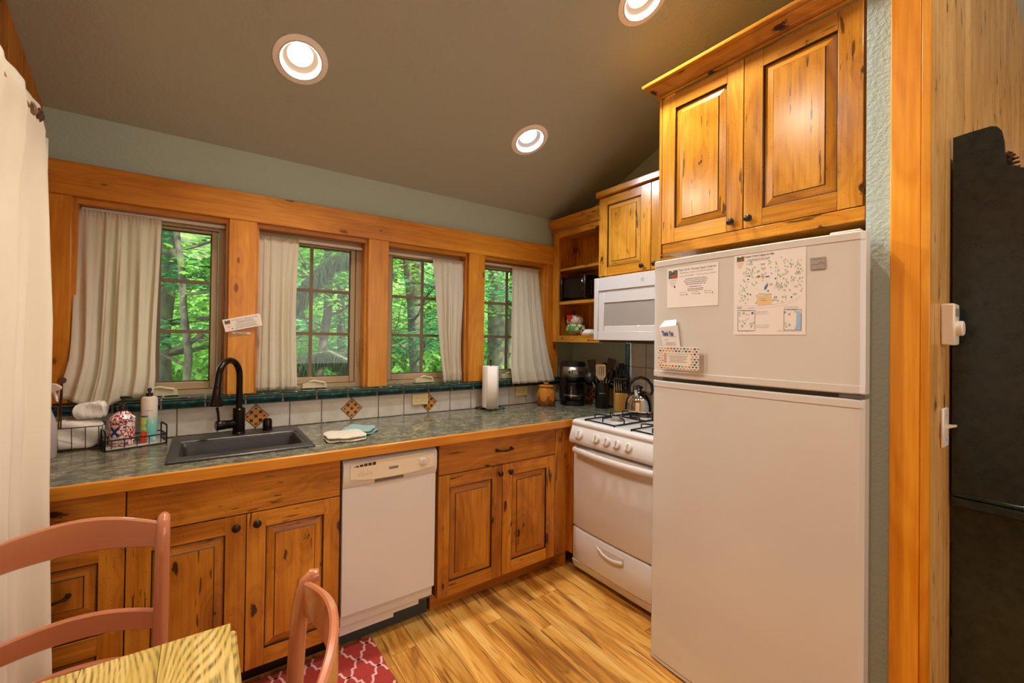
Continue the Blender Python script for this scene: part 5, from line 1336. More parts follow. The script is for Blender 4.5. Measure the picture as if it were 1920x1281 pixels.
# dish cloths
def waffle(name, c1, c2):
    n = NT(name); P = n.coord(); s_ = n.node('ShaderNodeSeparateXYZ'); n.link(P, s_.inputs[0])
    a = n.math('ABSOLUTE', n.math('SINE', n.math('MULTIPLY', n.math('ADD', s_.outputs[0], n.math('MULTIPLY', s_.outputs[1], .25)), 420.0))); q = n.math('ABSOLUTE', n.math('SINE', n.math('MULTIPLY', s_.outputs[1], 300.0)))
    h = n.math('MULTIPLY', a, q); n.link(n.mix(n.smooth(h, .1, .5), lin(c2), lin(c1)), n.b.inputs['Base Color']); n.b.inputs['Roughness'].default_value = .95; n.bump(h, .8, .003)
    return n.m
towel('white waffle dish cloth lying folded on the counter right of the sink', (-1.985, -.448, CT), (.185, .145, .030), 21, waffle('white_waffle', 'e2d8c8', 'b9a98f'), radians(-6), 2, 'dish_cloth', cat='dish cloth', crease=.0035)
towel('teal knitted dish cloth lying behind the white one', (-1.885, -.335, CT), (.155, .150, .026), 22, waffle('teal_knit', '9db8b0', '74938c'), radians(-38), 2, 'dish_cloth', cat='dish cloth', crease=.0045)

# paper towel roll on its stand
px_, py_ = -.898, -.105
t = thing('paper_towel_stand', 'bronze wire stand under the paper towel roll', 'stand', (px_, py_, CT))
b = MB(); R0 = .082
ring = [(px_ + R0 * cos(2 * pi * k / 28), py_ + R0 * sin(2 * pi * k / 28), CT + .014) for k in range(28)]; b.tube(ring, .0032, 6, closed=True)
b.tube([(px_ - R0, py_, CT + .014), (px_ + R0, py_, CT + .014)], .003, 6); b.tube([(px_, py_ - R0, CT + .014), (px_, py_ + R0, CT + .014)], .003, 6)
for a in (0, 90, 180, 270):
    a = radians(a - 33); c = Vector((px_ + (R0 + .002) * cos(a), py_ + (R0 + .002) * sin(a), CT)); d = Vector((cos(a), sin(a), 0))
    b.tube([c + Vector((0, 0, .014)), c + d * .012 + Vector((0, 0, .016)), c + d * .017 + Vector((0, 0, .009)), c + d * .010 + Vector((0, 0, .0035)), c + d * .002 + Vector((0, 0, .006))], .0032, 6)
b.tube([(px_, py_, CT + .014), (px_, py_, CT + .335)], .004, 8)
b.lathe([(.0, 0), (.006, .002), (.007, .008), (0, .014)], (px_, py_, CT + .334), n=10)
obj('wire_frame', b, BRONZE, t)
t = thing('paper_towel_roll', 'tall white paper towel roll standing under the fourth window', 'paper towel', (px_, py_, CT + .019))
b = MB(); b.lathe([(.020, CT + .020), (.055, CT + .020), (.0565, CT + .024), (.0565, CT + .298), (.055, CT + .302), (.020, CT + .302), (.019, CT + .30), (.019, CT + .022), (.020, CT + .020)], (px_, py_, 0), n=36, cap=False)
obj('roll', b, cloth('paper_towel', 'f1e6da', 0, 220, .35), t)
b = MB()
def flap(s_, q):
    a = radians(-150) + s_ * 1.3; r = .0575 + .012 * max(0, s_ - .6); return (px_ + r * cos(a), py_ + r * sin(a), CT + .006 + q * .296)
b.surf(14, 2, flap); o = obj('loose_sheet', b, MATS.get('x') or bpy.data.materials['paper_towel'], t, fix=False); solid(o, .001)

# brown ceramic jar
jx, jy = -.415, -.145
t = thing('cookie_jar', 'brown and honey glazed ceramic jar with lid beneath the curtain', 'jar', (jx, jy, CT))
n = NT('jar_glaze'); s_ = n.node('ShaderNodeSeparateXYZ'); n.link(n.coord(), s_.inputs[0]); ang = n.math('ARCTAN2', s_.outputs[1], s_.outputs[0])
pet = n.math('ABSOLUTE', n.math('SINE', n.math('MULTIPLY', ang, 3.0)))
lim = n.math('ADD', n.math('MULTIPLY', n.math('POWER', pet, .5), -.068), .105)
k = n.smooth(n.math('SUBTRACT', s_.outputs[2], lim), -.004, .002)
nz = n.noise(n.coord(), 30, 3)
edge = n.math('MULTIPLY', n.smooth(n.math('ABSOLUTE', n.math('SUBTRACT', s_.outputs[2], lim)), .006, .001), .6)
c = n.mix(k, n.ramp(nz, [(.3, '6a3412'), (.7, '8a4c1c')]), n.ramp(nz, [(.3, 'b06a1c'), (.7, 'c98432')])); n.link(n.mix(edge, c, lin('8a4a14')), n.b.inputs['Base Color']); n.b.inputs['Roughness'].default_value = .16
b = MB(); b.lathe([(.066, CT), (.0685, CT + .004), (.070, CT + .03), (.0705, CT + .06), (.068, CT + .09), (.062, CT + .112), (.056, CT + .126), (.0535, CT + .132), (.056, CT + .137), (.056, CT + .141), (.05, CT + .142)], (jx, jy, 0), n=36); obj('pot', b, n.m, t)
b = MB(); b.lathe([(.060, CT + .1425), (.061, CT + .146), (.045, CT + .152), (.012, CT + .155), (.010, CT + .160), (.022, CT + .163), (.020, CT + .167), (0, CT + .168)], (jx, jy, 0), n=28); obj('lid', b, mat('honey_glaze', 'b5751f', .18), t)

# coffee maker
kx, ky = -.185, -.19; ka = radians(-128)   # faces the room corner diagonally
def km(x_, y_, z_): return (kx + x_ * cos(ka + pi / 2) - y_ * sin(ka + pi / 2), ky + x_ * sin(ka + pi / 2) + y_ * cos(ka + pi / 2), CT + z_)   # y_ = towards the front is -y
KF = lambda x_, y_, z_: km(x_, y_, z_)
t = thing('coffee_maker', 'black and steel drip coffee maker in the counter corner', 'coffee maker', (kx, ky, CT))
def rrect(w_, d, r, n=5, y0=0): return [(p[0], p[1] + y0) for p in rr(-w_ / 2, w_ / 2, -d / 2, d / 2, r, n)]
b = MB(KF); pr = rrect(.185, .235, .085); b.prism(pr, lambda p, q, a: (p, q, a), 0.0005, .022); b.prism([(p * .97, q * .97) for p, q in pr], lambda p, q, a: (p, q, a), .022, .034)
obj('base', b, BLACK, t, ang=30)
b = MB(KF); b.prism(rrect(.180, .10, .03, y0=.065), lambda p, q, a: (p, q, a), .034, .30); obj('tower', b, BLKM, t, ang=30)
b = MB(KF)
def hood(p, q, a): return (p, q, a)
b.prism(rrect(.178, .225, .085), hood, .205, .300); obj('brew_head', b, BLACK, t, ang=30)
b = MB(KF); b.prism([(p * 1.05, q * 1.04) for p, q in rrect(.178, .225, .085)], hood, .3005, .318); b.prism([(p * .95, q * .95) for p, q in rrect(.178, .225, .085)], hood, .318, .326); obj('lid', b, BLACK, t, ang=30)
b = MB(KF)   # steel fascia wraps the front arc
def fas(s_, q):
    a = radians(-160 + 140 * s_); r = .0905; return (r * cos(a) * .995, -.028 + r * sin(a) * .98, .213 + q * .078)
b.surf(20, 1, fas); o = obj('steel_fascia', b, STEEL, t, fix=False); solid(o, .001)
def fz(u, v, w_): a = -pi / 2 + u / .0905; r = .0912 + w_; return KF(r * cos(a), -.028 + r * sin(a) * .98, v)
b = MB(fz); b.box(-.024, .024, .232, .268, 0, .0015, 0); b.box(-.018, .018, .238, .262, .0015, .002, 1); obj('clock_display', b, [BLACK, mat('lcd_grey', '7d8478', .3)], t)
b = MB(fz)
for u in (-.040, .038): b.prism([(u + .008 * cos(k * pi / 6), .250 + .009 * sin(k * pi / 6)) for k in range(12)], lambda p, q, a: (p, q, a), 0, .002)
obj('button', b, BLACK, t)
b = MB(KF); b.lathe([(.030, .180), (.055, .185), (.058, .205)], (0, -.03, 0), n=24); obj('filter_basket', b, BLACK, t)
# carafe
cf = thing('coffee_carafe', 'glass carafe with black handle inside the coffee maker', 'carafe', KF(0, -.03, .035))
b = MB(KF); b.lathe([(0, .0355), (.050, .0355), (.062, .045), (.066, .070), (.064, .095), (.054, .130), (.046, .150), (.045, .158)], (0, -.03, 0), n=30, cap=False); o = obj('glass_body', b, glass_mat('carafe_glass', (.82, .80, .78, 1)), cf, fix=False)
b = MB(KF); b.lathe([(.0665, .066), (.0672, .068), (.0672, .078), (.0662, .080)], (0, -.03, 0), n=30, cap=False); obj('steel_band', b, STEEL, cf, fix=False)
b = MB(KF); b.lathe([(.047, .156), (.050, .158), (.050, .172), (.040, .177), (0, .178)], (0, -.03, 0), n=24); obj('carafe_lid', b, BLACK, cf)
b = MB(KF); b.tube([(.040, -.045, .166), (.075, -.075, .168), (.092, -.09, .150), (.090, -.088, .09), (.070, -.07, .058), (.058, -.055, .060)], [.008, .008, .0085, .0085, .007, .006], 8, sx=1.3); obj('carafe_handle', b, BLACK, cf)
b = MB(KF)
for k in range(8):
    z = .060 + k * .011; r = .0675 - max(0, z - .09) * .30 + .0004; a = radians(-115)
    b.poly([(r * cos(a), -.03 + r * sin(a), z), (r * cos(a + .13), -.03 + r * sin(a + .13), z), (r * cos(a + .13), -.03 + r * sin(a + .13), z + .0025), (r * cos(a), -.03 + r * sin(a), z + .0025)])
obj('cup_marks', b, mat('cup_marks', 'e8e2da', .5), cf, fix=False)

# utensil crock with utensils
ux, uy = -.128, -.425
t = thing('utensil_crock', 'black cylinder crock full of kitchen utensils', 'crock', (ux, uy, CT))
b = MB(); b.lathe([(.047, CT), (.049, CT + .003), (.0505, CT + .182), (.0485, CT + .184), (.0465, CT + .180), (.045, CT + .012), (0, CT + .010)], (ux, uy, 0), n=28); obj('pot', b, BLACK, t)
b = MB(); fa = atan2(CAM.y - uy, CAM.x - ux); cyl_text(b, 'UTENSILS', (ux, uy), .0508, fa, CT + .108, .042, .005, 0); obj('lettering', b, mat('cup_marks', '', 0), t, fix=False)
# image-plane helper axes in the world: towards camera and sideways (real directions, for posing only)
DV = Vector((cos(fa), sin(fa), 0)); SV = Vector((-sin(fa), cos(fa), 0)) * -1
if SV.x < 0 and SV.y > 0: pass
SV = Vector((DV.y * -1, DV.x, 0)); 
if SV.dot(rt) < 0: SV = -SV     # SV points right as the room is seen from the table
def utensil(label, base, top, head, hm, name='utensil', handle=STEEL, hr=.004):
    B = Vector((ux, uy, CT + .016)) + SV * base[0] + DV * base[1]; T = Vector((ux, uy, CT)) + SV * top[0] + DV * top[1] + Vector((0, 0, top[2]))
    t = thing(name, label, 'utensil', tuple(B), group='utensils in the black crock')
    b = MB(); b.tube([B, B.lerp(T, .5), T], [hr, hr, hr * .8], 8, sx=1.3); obj('handle', b, handle, t)
    ax = (T - B).normalized(); side = (SV - ax * SV.dot(ax)).normalized(); nrm = ax.cross(side)
    def L(u, v, w_): p = T + side * u + ax * v + nrm * w_; return (p.x, p.y, p.z)
    b = MB(L); head(b); obj('head', b, hm, t)
    return t
def spatula_slotted(b):
    o_ = [(-.014, -.01), (.014, -.01), (.034, .02), (.038, .09), (.030, .105), (-.030, .105), (-.038, .09), (-.034, .02)]
    th = .0012
    xs_ = [-.034, -.022, -.018, -.009, -.005, .004, .008, .017, .021, .034]
    for a, c in ((-.034, -.0225), (-.0175, -.0095), (-.0045, .0035), (.0085, .0165), (.0215, .034)): b.box(a, c, .026, .092, -th, th)
    b.prism([(-.036, .092), (.036, .092), (.030, .106), (-.030, .106)], lambda p, q, a: (p, q, a), -th, th); b.prism([(-.012, -.012), (.012, -.012), (.035, .026), (-.035, .026)], lambda p, q, a: (p, q, a), -th, th)
def turner(b): b.prism([(-.012, -.01), (.012, -.01), (.030, .02), (.033, .092), (-.026, .100), (-.030, .02)], lambda p, q, a: (p, q, a), -.0018, .0018)
def spoon(b):
    def fn(s_, q):
        th = 2 * pi * s_; return (.030 * q * cos(th), .035 + .045 * q * sin(th), .012 * q * q)
    b.surf(20, 5, fn)
def whisk(b):
    for k in range(6):
        a = pi * k / 6; b.tube([(.030 * sin(pi * s_ / 10) * cos(a) * (1 if s_ <= 10 else 1), .11 * (1 - abs(s_ - 5) / 5) ** .6 - .005, (.030 * sin(pi * s_ / 10)) * sin(a)) if False else ((.030 * sin(2 * pi * s_ / 10) * .5 * cos(a)) , .055 - .058 * cos(2 * pi * s_ / 10), .030 * sin(2 * pi * s_ / 10) * .5 * sin(a)) for s_ in range(11)], .0012, 5)
def strainer(b):
    b.tube([(.038 * cos(2 * pi * k / 20), .038 + .038 * sin(2 * pi * k / 20), 0) for k in range(20)], .002, 6, closed=True)
    b.surf(20, 5, lambda s_, q: (.037 * q * cos(2 * pi * s_), .038 + .037 * q * sin(2 * pi * s_), -.028 * (1 - q * q)))
utensil('metal slotted spatula in front of the black utensils', (.0, .0), (-.008, .042, .215), spatula_slotted, mat('warm_steel', 'd8b898', .32, .6))
utensil('black turner leaning left in the crock', (.01, -.01), (-.058, -.005, .255), turner, BLACK)
utensil('round mesh strainer hanging lowest on the left of the crock', (.02, .0), (-.068, .012, .185), strainer, mat('mesh_steel', '4a4642', .4, .7))
utensil('black ladle bowl behind the metal spatula', (.0, -.02), (.012, -.03, .25), spoon, BLACK)
utensil('black square turner leaning right in the crock', (-.01, -.01), (.045, -.015, .265), turner, BLACK)
utensil('black solid spoon leaning far right in the crock', (-.02, .0), (.052, .012, .205), spoon, BLACK)

# knife block
nx, ny, na = -.098, -.565, fa + radians(4)
KD = Vector((cos(na), sin(na), 0)); KS = Vector((-KD.y, KD.x, 0))
if KS.dot(rt) < 0: KS = -KS
def kb(s_, d, z): p = Vector((nx, ny, CT)) + KS * s_ + KD * d; return (p.x, p.y, CT + z)
t = thing('knife_block', 'pale wooden knife block between the crock and the kettle', 'knife block', (nx, ny, CT))
b = MB(); b.prism([(.055, .0005), (.055, .118), (-.005, .155), (-.035, .225), (-.062, .215), (-.062, .0005)], lambda d, z, s_: kb(s_, d, z), -.042, .042); obj('block', b, W('block', 'z'), t)
up_ = Vector((KD.x * .18, KD.y * .18, 1)).normalized()
kh = thing  # alias keeps lines short
for k in range(6):
    s_ = -.036 + k * .0145; p0 = Vector(kb(s_, .038 - .0 * k, .124)); p1 = p0 + up_ * .105 + KS * (-.010)
    t2 = thing('steak_knife', 'black handled steak knife in the front row of the block, ' + ('leftmost', 'second from left', 'third from left', 'third from right', 'second from right', 'rightmost')[k], 'knife', tuple(p0), group='steak knives in the block')
    b = MB(); b.tube([p0, p0.lerp(p1, .3), p0.lerp(p1, .8), p1], [.0052, .0048, .0058, .005], 8, sx=1.2); obj('handle', b, BLKM, t2)
    b = MB(); b.lathe([(.0056, 0), (.0056, .004), (0, .005)], p1, (p1 - p0), 8); obj('end_cap', b, STEEL, t2)
for k, (s_, d, z, L, lab) in enumerate(((-.030, -.02, .205, .10, 'tall chef knife at the back left of the block'), (-.010, -.03, .222, .11, 'tall bread knife at the back of the block, second from left'), (.010, -.035, .226, .11, 'tall carving knife at the back of the block, second from right'), (.030, -.035, .226, .10, 'tall paring knife at the back right of the block'))):
    p0 = Vector(kb(s_, d, z)); p1 = p0 + Vector((KD.x * .30, KD.y * .30, 1)).normalized() * L
    t2 = thing('kitchen_knife', lab, 'knife', tuple(p0), group='tall knives in the block')
    b = MB(); b.tube([p0, p0.lerp(p1, .3), p0.lerp(p1, .8), p1], [.0085, .007, .009, .0075], 8, sx=1.3); obj('handle', b, BLKM, t2)
    b = MB()
    for q in (.25, .5, .75):
        c = p0.lerp(p1, q) + KD * .0085; b.lathe([(.002, 0), (.0015, .001), (0, .0012)], c, KD, 6)
    obj('rivet', b, STEEL, t2)
p0 = Vector(kb(.016, .020, .146)); t2 = thing('kitchen_shears', 'black handled kitchen shears in the middle of the knife block', 'scissors', tuple(p0))
b = MB(); 
for s_ in (-1, 1):
    c = p0 + up_ * .085 + KS * (s_ * .019) + KD * .006
    b.tube([c + KS * (.0165 * cos(2 * pi * k / 16)) + up_ * (.027 * sin(2 * pi * k / 16)) for k in range(16)], .0048, 8, closed=True)
    b.tube([c - up_ * .026, p0 + up_ * .03 + KS * (s_ * .007) + KD * .004, p0 + up_ * .002], [.006, .007, .006], 8)
obj('handle', b, BLKM, t2)
b = MB(); b.lathe([(.0065, 0), (.005, .003), (0, .004)], p0 + up_ * .045 + KD * .012, KD, 10); obj('pivot', b, STEEL, t2)

# kettle on the rear burner
qx, qy, qz = -.225, -.815, .9595
t = thing('kettle', 'polished steel whistling kettle on the rear burner', 'kettle', (qx, qy, qz))
b = MB(); b.lathe([(.080, qz), (.092, qz + .002), (.096, qz + .008), (.094, qz + .018), (.093, qz + .04), (.087, qz + .07), (.073, qz + .097), (.055, qz + .114), (.042, qz + .121), (.040, qz + .124)], (qx, qy, 0), n=40); obj('body', b, CHROME, t)
b = MB(); b.lathe([(.041, qz + .1245), (.036, qz + .129), (.010, qz + .133), (0, qz + .133)], (qx, qy, 0), n=24); obj('lid', b, CHROME, t)
b = MB(); b.lathe([(.006, qz + .133), (.006, qz + .140), (.012, qz + .144), (.013, qz + .152), (.008, qz + .158), (0, qz + .159)], (qx, qy, 0), n=14); obj('lid_knob', b, BLACK, t)
hd = SV if True else KS
b = MB(); c = Vector((qx, qy, qz)); L1 = SV.copy()
b.tube([c + L1 * (a * .9) + Vector((0, 0, z)) for a, z in ((-.068, .105), (-.076, .135), (-.070, .170), (-.04, .202), (0, .213), (.04, .202), (.070, .170), (.076, .135), (.068, .105))], [.006, .0075, .009, .0095, .0095, .0095, .009, .0075, .006], 10); obj('handle', b, BLACK, t)
sd = (DV * .75 - L1 * .35).normalized()
b = MB(); b.tube([c + sd * .058 + Vector((0, 0, .095)), c + sd * .080 + Vector((0, 0, .128)), c + sd * .086 + Vector((0, 0, .146))], [.017, .0135, .0125], 12); obj('spout', b, CHROME, t)
b = MB(); b.lathe([(.0145, 0), (.015, .01), (.009, .016), (0, .017)], c + sd * .086 + Vector((0, 0, .146)), sd * .3 + Vector((0, 0, 1)), 12); b.tube([c + sd * .084 + Vector((0, 0, .160)), c + sd * .06 + L1 * .012 + Vector((0, 0, .166)), c + sd * .048 + L1 * .02 + Vector((0, 0, .152))], .004, 6); obj('whistle', b, BLACK, t)

# ---- shelf items
t = thing('toaster', 'black and steel toaster on the middle shelf', 'toaster', (-.15, -.24, 1.7025))
tz = 1.7025
b = MB(); b.box(-.225, -.060, -.325, -.105, tz + .012, tz + .185, bev=.018); obj('shell', b, mat('black_chrome', '3a3430', .16, .9), t)
b = MB(); b.box(-.232, -.052, -.345, -.326, tz + .008, tz + .190, bev=.008); b.box(-.232, -.052, -.106, -.092, tz + .008, tz + .190, bev=.006); b.box(-.215, -.07, -.325, -.105, tz + .0005, tz + .011); obj('end_cap', b, BLACK, t)
b = MB()
for xx in (-.185, -.12): b.box(xx, xx + .022, -.31, -.12, tz + .1852, tz + .1862)
obj('bread_slot', b, SLOT, t)
b = MB()
for k in range(5): b.box(-.17 + 0 * k, -.155, -.3475, -.3455, tz + .05 + k * .022, tz + .056 + k * .022)
b.box(-.11, -.085, -.362, -.3455, tz + .10, tz + .112, bev=.002); obj('lever', b, STEEL, t)
# coffee filters and a bag
t = thing('filter_stack', 'stack of fluted white paper coffee filters upside down on the lower shelf', 'coffee filters', (-.17, -.335, 1.438))
b = MB()
def filt(s_, q):
    a = 2 * pi * s_; fl = 1 + .035 * sin(38 * a) * q; r = (.032 + .026 * q) * fl; return (-.165 + r * cos(a), -.33 + r * sin(a), 1.4855 - .036 * q)
b.surf(228, 4, filt); b.lathe([(0, 1.4857), (.032, 1.4857)], (-.165, -.33, 0), n=24, cap=False); obj('top_filter', b, mat('filter_white', 'e9e2da', .8), t, fix=False)
b = MB(); b.lathe([(0, 1.438), (.055, 1.438), (.060, 1.449), (.058, 1.457), (.02, 1.462), (0, 1.462)], (-.165, -.33, 0), n=30); obj('stack_base', b, mat('filter_natural', 'cfae7c', .8), t)
t = thing('filter_bag', 'crumpled plastic bag with green and red print on the lower shelf', 'bag', (-.15, -.19, 1.438))
rs = random.Random(5)
def bag(cx, cy, cz, rx, ry, rz, sd):
    def fn(s_, q):
        a = 2 * pi * s_; p = pi * q; k = 1 + .06 * sin(9 * a + sd) * sin(5 * p) + .05 * sin(17 * a + 3 * p + sd)
        return (cx + rx * sin(p) * cos(a) * k, cy + ry * sin(p) * sin(a) * k, max(1.4385, cz - rz * cos(p) * k))
    b = MB(); b.surf(48, 24, fn); return b
n = NT('bag_print'); P = n.coord(); s_ = n.node('ShaderNodeSeparateXYZ'); n.link(P, s_.inputs[0])
c = n.ramp(n.noise(n.mapping(P, (1, 1, 1)), 26, 1), [(.0, 'd9c4a8'), (.47, 'd9c4a8'), (.50, '5f8f3a'), (.56, '3f6a34'), (.60, 'd9c4a8')], 'LINEAR')
n.link(c, n.b.inputs['Base Color']); n.b.inputs['Roughness'].default_value = .25
obj('lower_bag', bag(-.15, -.18, 1.488, .065, .075, .05, 1), n.m, t)
obj('upper_bag', bag(-.14, -.165, 1.555, .06, .066, .045, 2), mat('bag_clear', 'd8c6b0', .3), t)
b = MB(); b.surf(12, 6, lambda s_, q: (-.208 + .012 * q * q, -.165 + (s_ - .5) * .07 * (.3 + .7 * q), 1.552 + .045 * q)); obj('red_panel', b, mat('bag_red', 'c8281c', .3), t, fix=False)
b = MB(); b.surf(16, 8, lambda s_, q: (-.218 + .25 * ((s_ - .5) ** 2) * .2 + .3 * (q - .5) ** 2 * .1, -.185 - (s_ - .5) * .085, 1.462 + .050 * q)); obj('green_label', b, mat('bag_green', '5e9a3c', .3), t, fix=False)

# ================================================================ RUG, TABLE, CHAIRS
t = thing('trellis_rug', 'red rug with pale pink trellis pattern in front of the sink', 'rug', (-2.26, -.85, 0))
RX0, RX1, RY0, RY1 = -2.64, -1.885, -1.12, -.567
b = MB(); b.box(RX0, RX1, RY0, RY1, .0005, .006, bev=.002); obj('pile', b, noisy('red_pile', [(.35, '94281f'), (.65, 'ab3628')], 160, .9, .4), t)
b = MB(); Px, Py = .1265, .153
def seg_path():
    pts = []
    for k in range(7): a = pi / 2 * k / 6; pts.append((.36 * sin(a), .44 - .44 * cos(a)))     # quarter arc
    pts += [(.36, .50), (.5, .50)]
    return pts + [(1 - p, 1 - q) for p, q in pts[::-1]][1:]
SP = seg_path()
def strip(P):
    hw = .0048; L = []
    for i, p in enumerate(P):
        d = (P[min(i + 1, len(P) - 1)] - P[max(i - 1, 0)]).normalized(); L.append((p + Vector((-d.y, d.x)) * hw, p - Vector((-d.y, d.x)) * hw))
    for a, c in zip(L[:-1], L[1:]):
        q = [a[0], a[1], c[1], c[0]]
        q = [(min(max(v.x, RX0 + .001), RX1 - .001), min(max(v.y, RY0 + .001), RY1 - .001), .0063) for v in q]
        if max(v[0] for v in q) - min(v[0] for v in q) > 1e-4 and max(v[1] for v in q) - min(v[1] for v in q) > 1e-4: b.poly(q)
for i in range(-1, 8):
    for j in range(-1, 6):
        ox, oy = RX1 - .032 - i * Px, RY1 - .032 - j * Py
        for sx_, sy_ in ((1, 1), (-1, 1), (1, -1), (-1, -1)): strip([Vector((ox + sx_ * p * Px / 2, oy - sy_ * q * Py / 2)) for p, q in SP])
obj('trellis', b, mat('rug_pink', 'd6a4a0', .9), t, fix=False, kind='stuff')

t = thing('dining_table', 'oak dining table with bold grain in the bottom left corner', 'table', (-2.8, -1.85, 0))
TX0, TX1, TY0, TY1, TZ = -3.0, -2.503, -2.28, -1.385, .762
nb = 4; wd = (TX1 - TX0) / nb
for k in range(nb):
    b = MB(); b.box(TX0 + k * wd, TX0 + (k + 1) * wd - .0004, TY0, TY1, TZ - .020, TZ, bev=.0012); obj('board', b, W('oak', 'y'), t)
b = MB(); b.box(TX0 - .006, TX1 + .012, TY0 - .01, TY1 + .006, TZ - .038, TZ - .0202, bev=.005); obj('edge_molding', b, W('oak', 'y'), t)
b = MB(); f = .045; b.box(TX0 + f, TX1 - f, TY0 + f, TY1 - f, TZ - .105, TZ - .0385); obj('apron', b, W('oak', 'x'), t)
for xx in (TX0 + .055, TX1 - .055):
    for yy in (TY0 + .055, TY1 - .055):
        b = MB(); b.lathe([(.020, .0005), (.024, .02), (.020, .10), (.028, .35), (.032, .50), (.022, .56), (.033, .60), (.034, .72)], (xx, yy, 0), n=16); obj('leg', b, W('oak', 'z'), t)

def make_chair(label, Wd=.365, H=.915, names='ladder_back_chair'):
    """local frame: seat centre at origin, back at +y"""
    t = thing(names, label, 'chair', (0, 0, 0), group='terracotta ladder-back chairs')
    hw = Wd / 2; yb = .20
    def post(s_, top):
        P = [(s_ * hw * .94, yb - .01, .0005), (s_ * hw * .97, yb, .30), (s_ * hw, yb + .002, .46), (s_ * hw, yb + .004, .70), (s_ * hw, yb + .010, .81), (s_ * hw, yb + .016, .86), (s_ * hw, yb + .024, .888), (s_ * hw, yb + .036, .899), (s_ * hw, yb + .048, .900)]
        return P
    for s_ in (-1, 1):
        b = MB(); b.tube(post(s_, 1), [.014, .017, .018, .0175, .0168, .0164, .016, .0155, .011], 12); obj('back_post', b, REDT, t)
    def rail(z0, z1, arch, name, bowd=.052):
        b = MB(); n = 22; th = .008
        vs = []
        for i in range(n + 1):
            s_ = i / n; x_ = -hw + Wd * s_; e = 4 * s_ * (1 - s_); y = yb + .006 + bowd * e + (.012 if z0 > .78 else 0)
            lo, hi = z0 + arch * .35 * e, z1 + arch * (e ** 1.3)
            vs += [(x_, y - th, lo + .003), (x_, y - th, hi - .004), (x_, y - th * .5, hi), (x_, y + th * .5, hi), (x_, y + th, hi - .004), (x_, y + th, lo + .003), (x_, y + th * .5, lo), (x_, y - th * .5, lo)]
        b.add(vs, [[i * 8 + j, i * 8 + (j + 1) % 8, (i + 1) * 8 + (j + 1) % 8, (i + 1) * 8 + j] for i in range(n) for j in range(8)] + [list(range(8)), [n * 8 + j for j in range(8)][::-1]])
        obj(name, b, REDT, t)
    rail(.824, .893, .026, 'top_slat'); rail(.612, .662, .012, 'middle_slat'); rail(.500, .535, .010, 'lower_slat')
    b = MB(); n = 28; sw, sd = Wd / 2 + .02, .175
    o_ = [(sw * (1 if c >= 0 else -1) * abs(c) ** .45, .021 + sd * (1 if s_ >= 0 else -1) * abs(s_) ** .45) for c, s_ in ((cos(2 * pi * k / n), sin(2 * pi * k / n)) for k in range(n))]
    lo = [(p * (1 - .10 * (q > 0)), q * .93) for p, q in o_]
    b.add([(p * .96, q * .93, .432) for p, q in lo] + [(p, q * .93, .442) for p, q in o_] + [(p, q * .93, .452) for p, q in o_] + [(p * .94, q * .87, .460) for p, q in o_] + [(p * .6, q * .55, .452) for p, q in o_],
          [[i * n + k, i * n + (k + 1) % n, (i + 1) * n + (k + 1) % n, (i + 1) * n + k] for i in range(4) for k in range(n)] + [list(range(n))[::-1], [4 * n + k for k in range(n)]])
    obj('seat', b, REDT, t)
    for s_ in (-1, 1):
        b = MB(); b.tube([(s_ * hw * .98, -.13, .0005), (s_ * hw * .92, -.125, .22), (s_ * hw * .88, -.12, .431)], [.012, .017, .015], 10); obj('front_leg', b, REDT, t)
        b = MB(); b.tube([(s_ * hw * .95, -.125, .16), (s_ * hw * .96, yb - .006, .19)], .009, 8); obj('side_stretcher', b, REDT, t)
    b = MB(); b.tube([(-hw * .94, -.126, .24), (hw * .94, -.126, .24)], .009, 8); obj('front_stretcher', b, REDT, t)
    return t
ch = make_chair('terracotta chair seen from behind the table at the left edge')
c2 = dup(ch, (-2.628, -1.668, 0), radians(-101.6), 'terracotta chair seen side-on at the bottom centre')
ch.location = (-2.832, -1.262, 0); ch.rotation_euler = (0, 0, 0)

# ================================================================ OUTSIDE: the wooded slope
def leaf_cloud(name, centres, n, size, m, parent, seed, flat=.25, spread=(.5, .18), droop=0):
    rs = random.Random(seed); vs = []; fs = []
    for k in range(n):
        c = rs.choice(centres); r = rs.random() ** .5 * spread[0] * c[3]; a = rs.uniform(0, 2 * pi)
        x_, y_, z_ = c[0] + r * cos(a), c[1] + r * sin(a), c[2] + rs.gauss(0, spread[1] * c[3] * .5) - droop * r * r
        s_ = size * rs.uniform(.6, 1.3); yw = rs.uniform(0, 2 * pi); tx, ty = rs.gauss(0, flat), rs.gauss(0, flat)
        X = Vector((cos(yw), sin(yw), tx)); Y = Vector((-sin(yw), cos(yw), ty)); N = X.cross(Y)
        C = Vector((x_, y_, z_)); i = len(vs)
        # palmate leaf outline, folded on its midrib
        for (p, q, h) in ((0, -.5, 0), (.42, -.28, -.08), (.28, .0, -.02), (.5, .22, -.1), (.18, .25, 0), (0, .55, -.05), (-.18, .25, 0), (-.5, .22, -.1), (-.28, 0, -.02), (-.42, -.28, -.08)):
            vs.append(C + X * (p * s_) + Y * (q * s_) + N * (h * s_))
        fs += [[i, i + 1, i + 2, i + 4, i + 5], [i + 2, i + 3, i + 4], [i, i + 5, i + 6, i + 8, i + 9], [i + 6, i + 7, i + 8]]
    o = ORG[parent.name]; me = bpy.data.meshes.new(name); me.from_pydata([v - o for v in vs], [], fs); me.materials.append(m)
    ob = bpy.data.objects.new(name, me); COL.objects.link(ob); ob.parent = parent; ob['kind'] = 'stuff'
    return ob
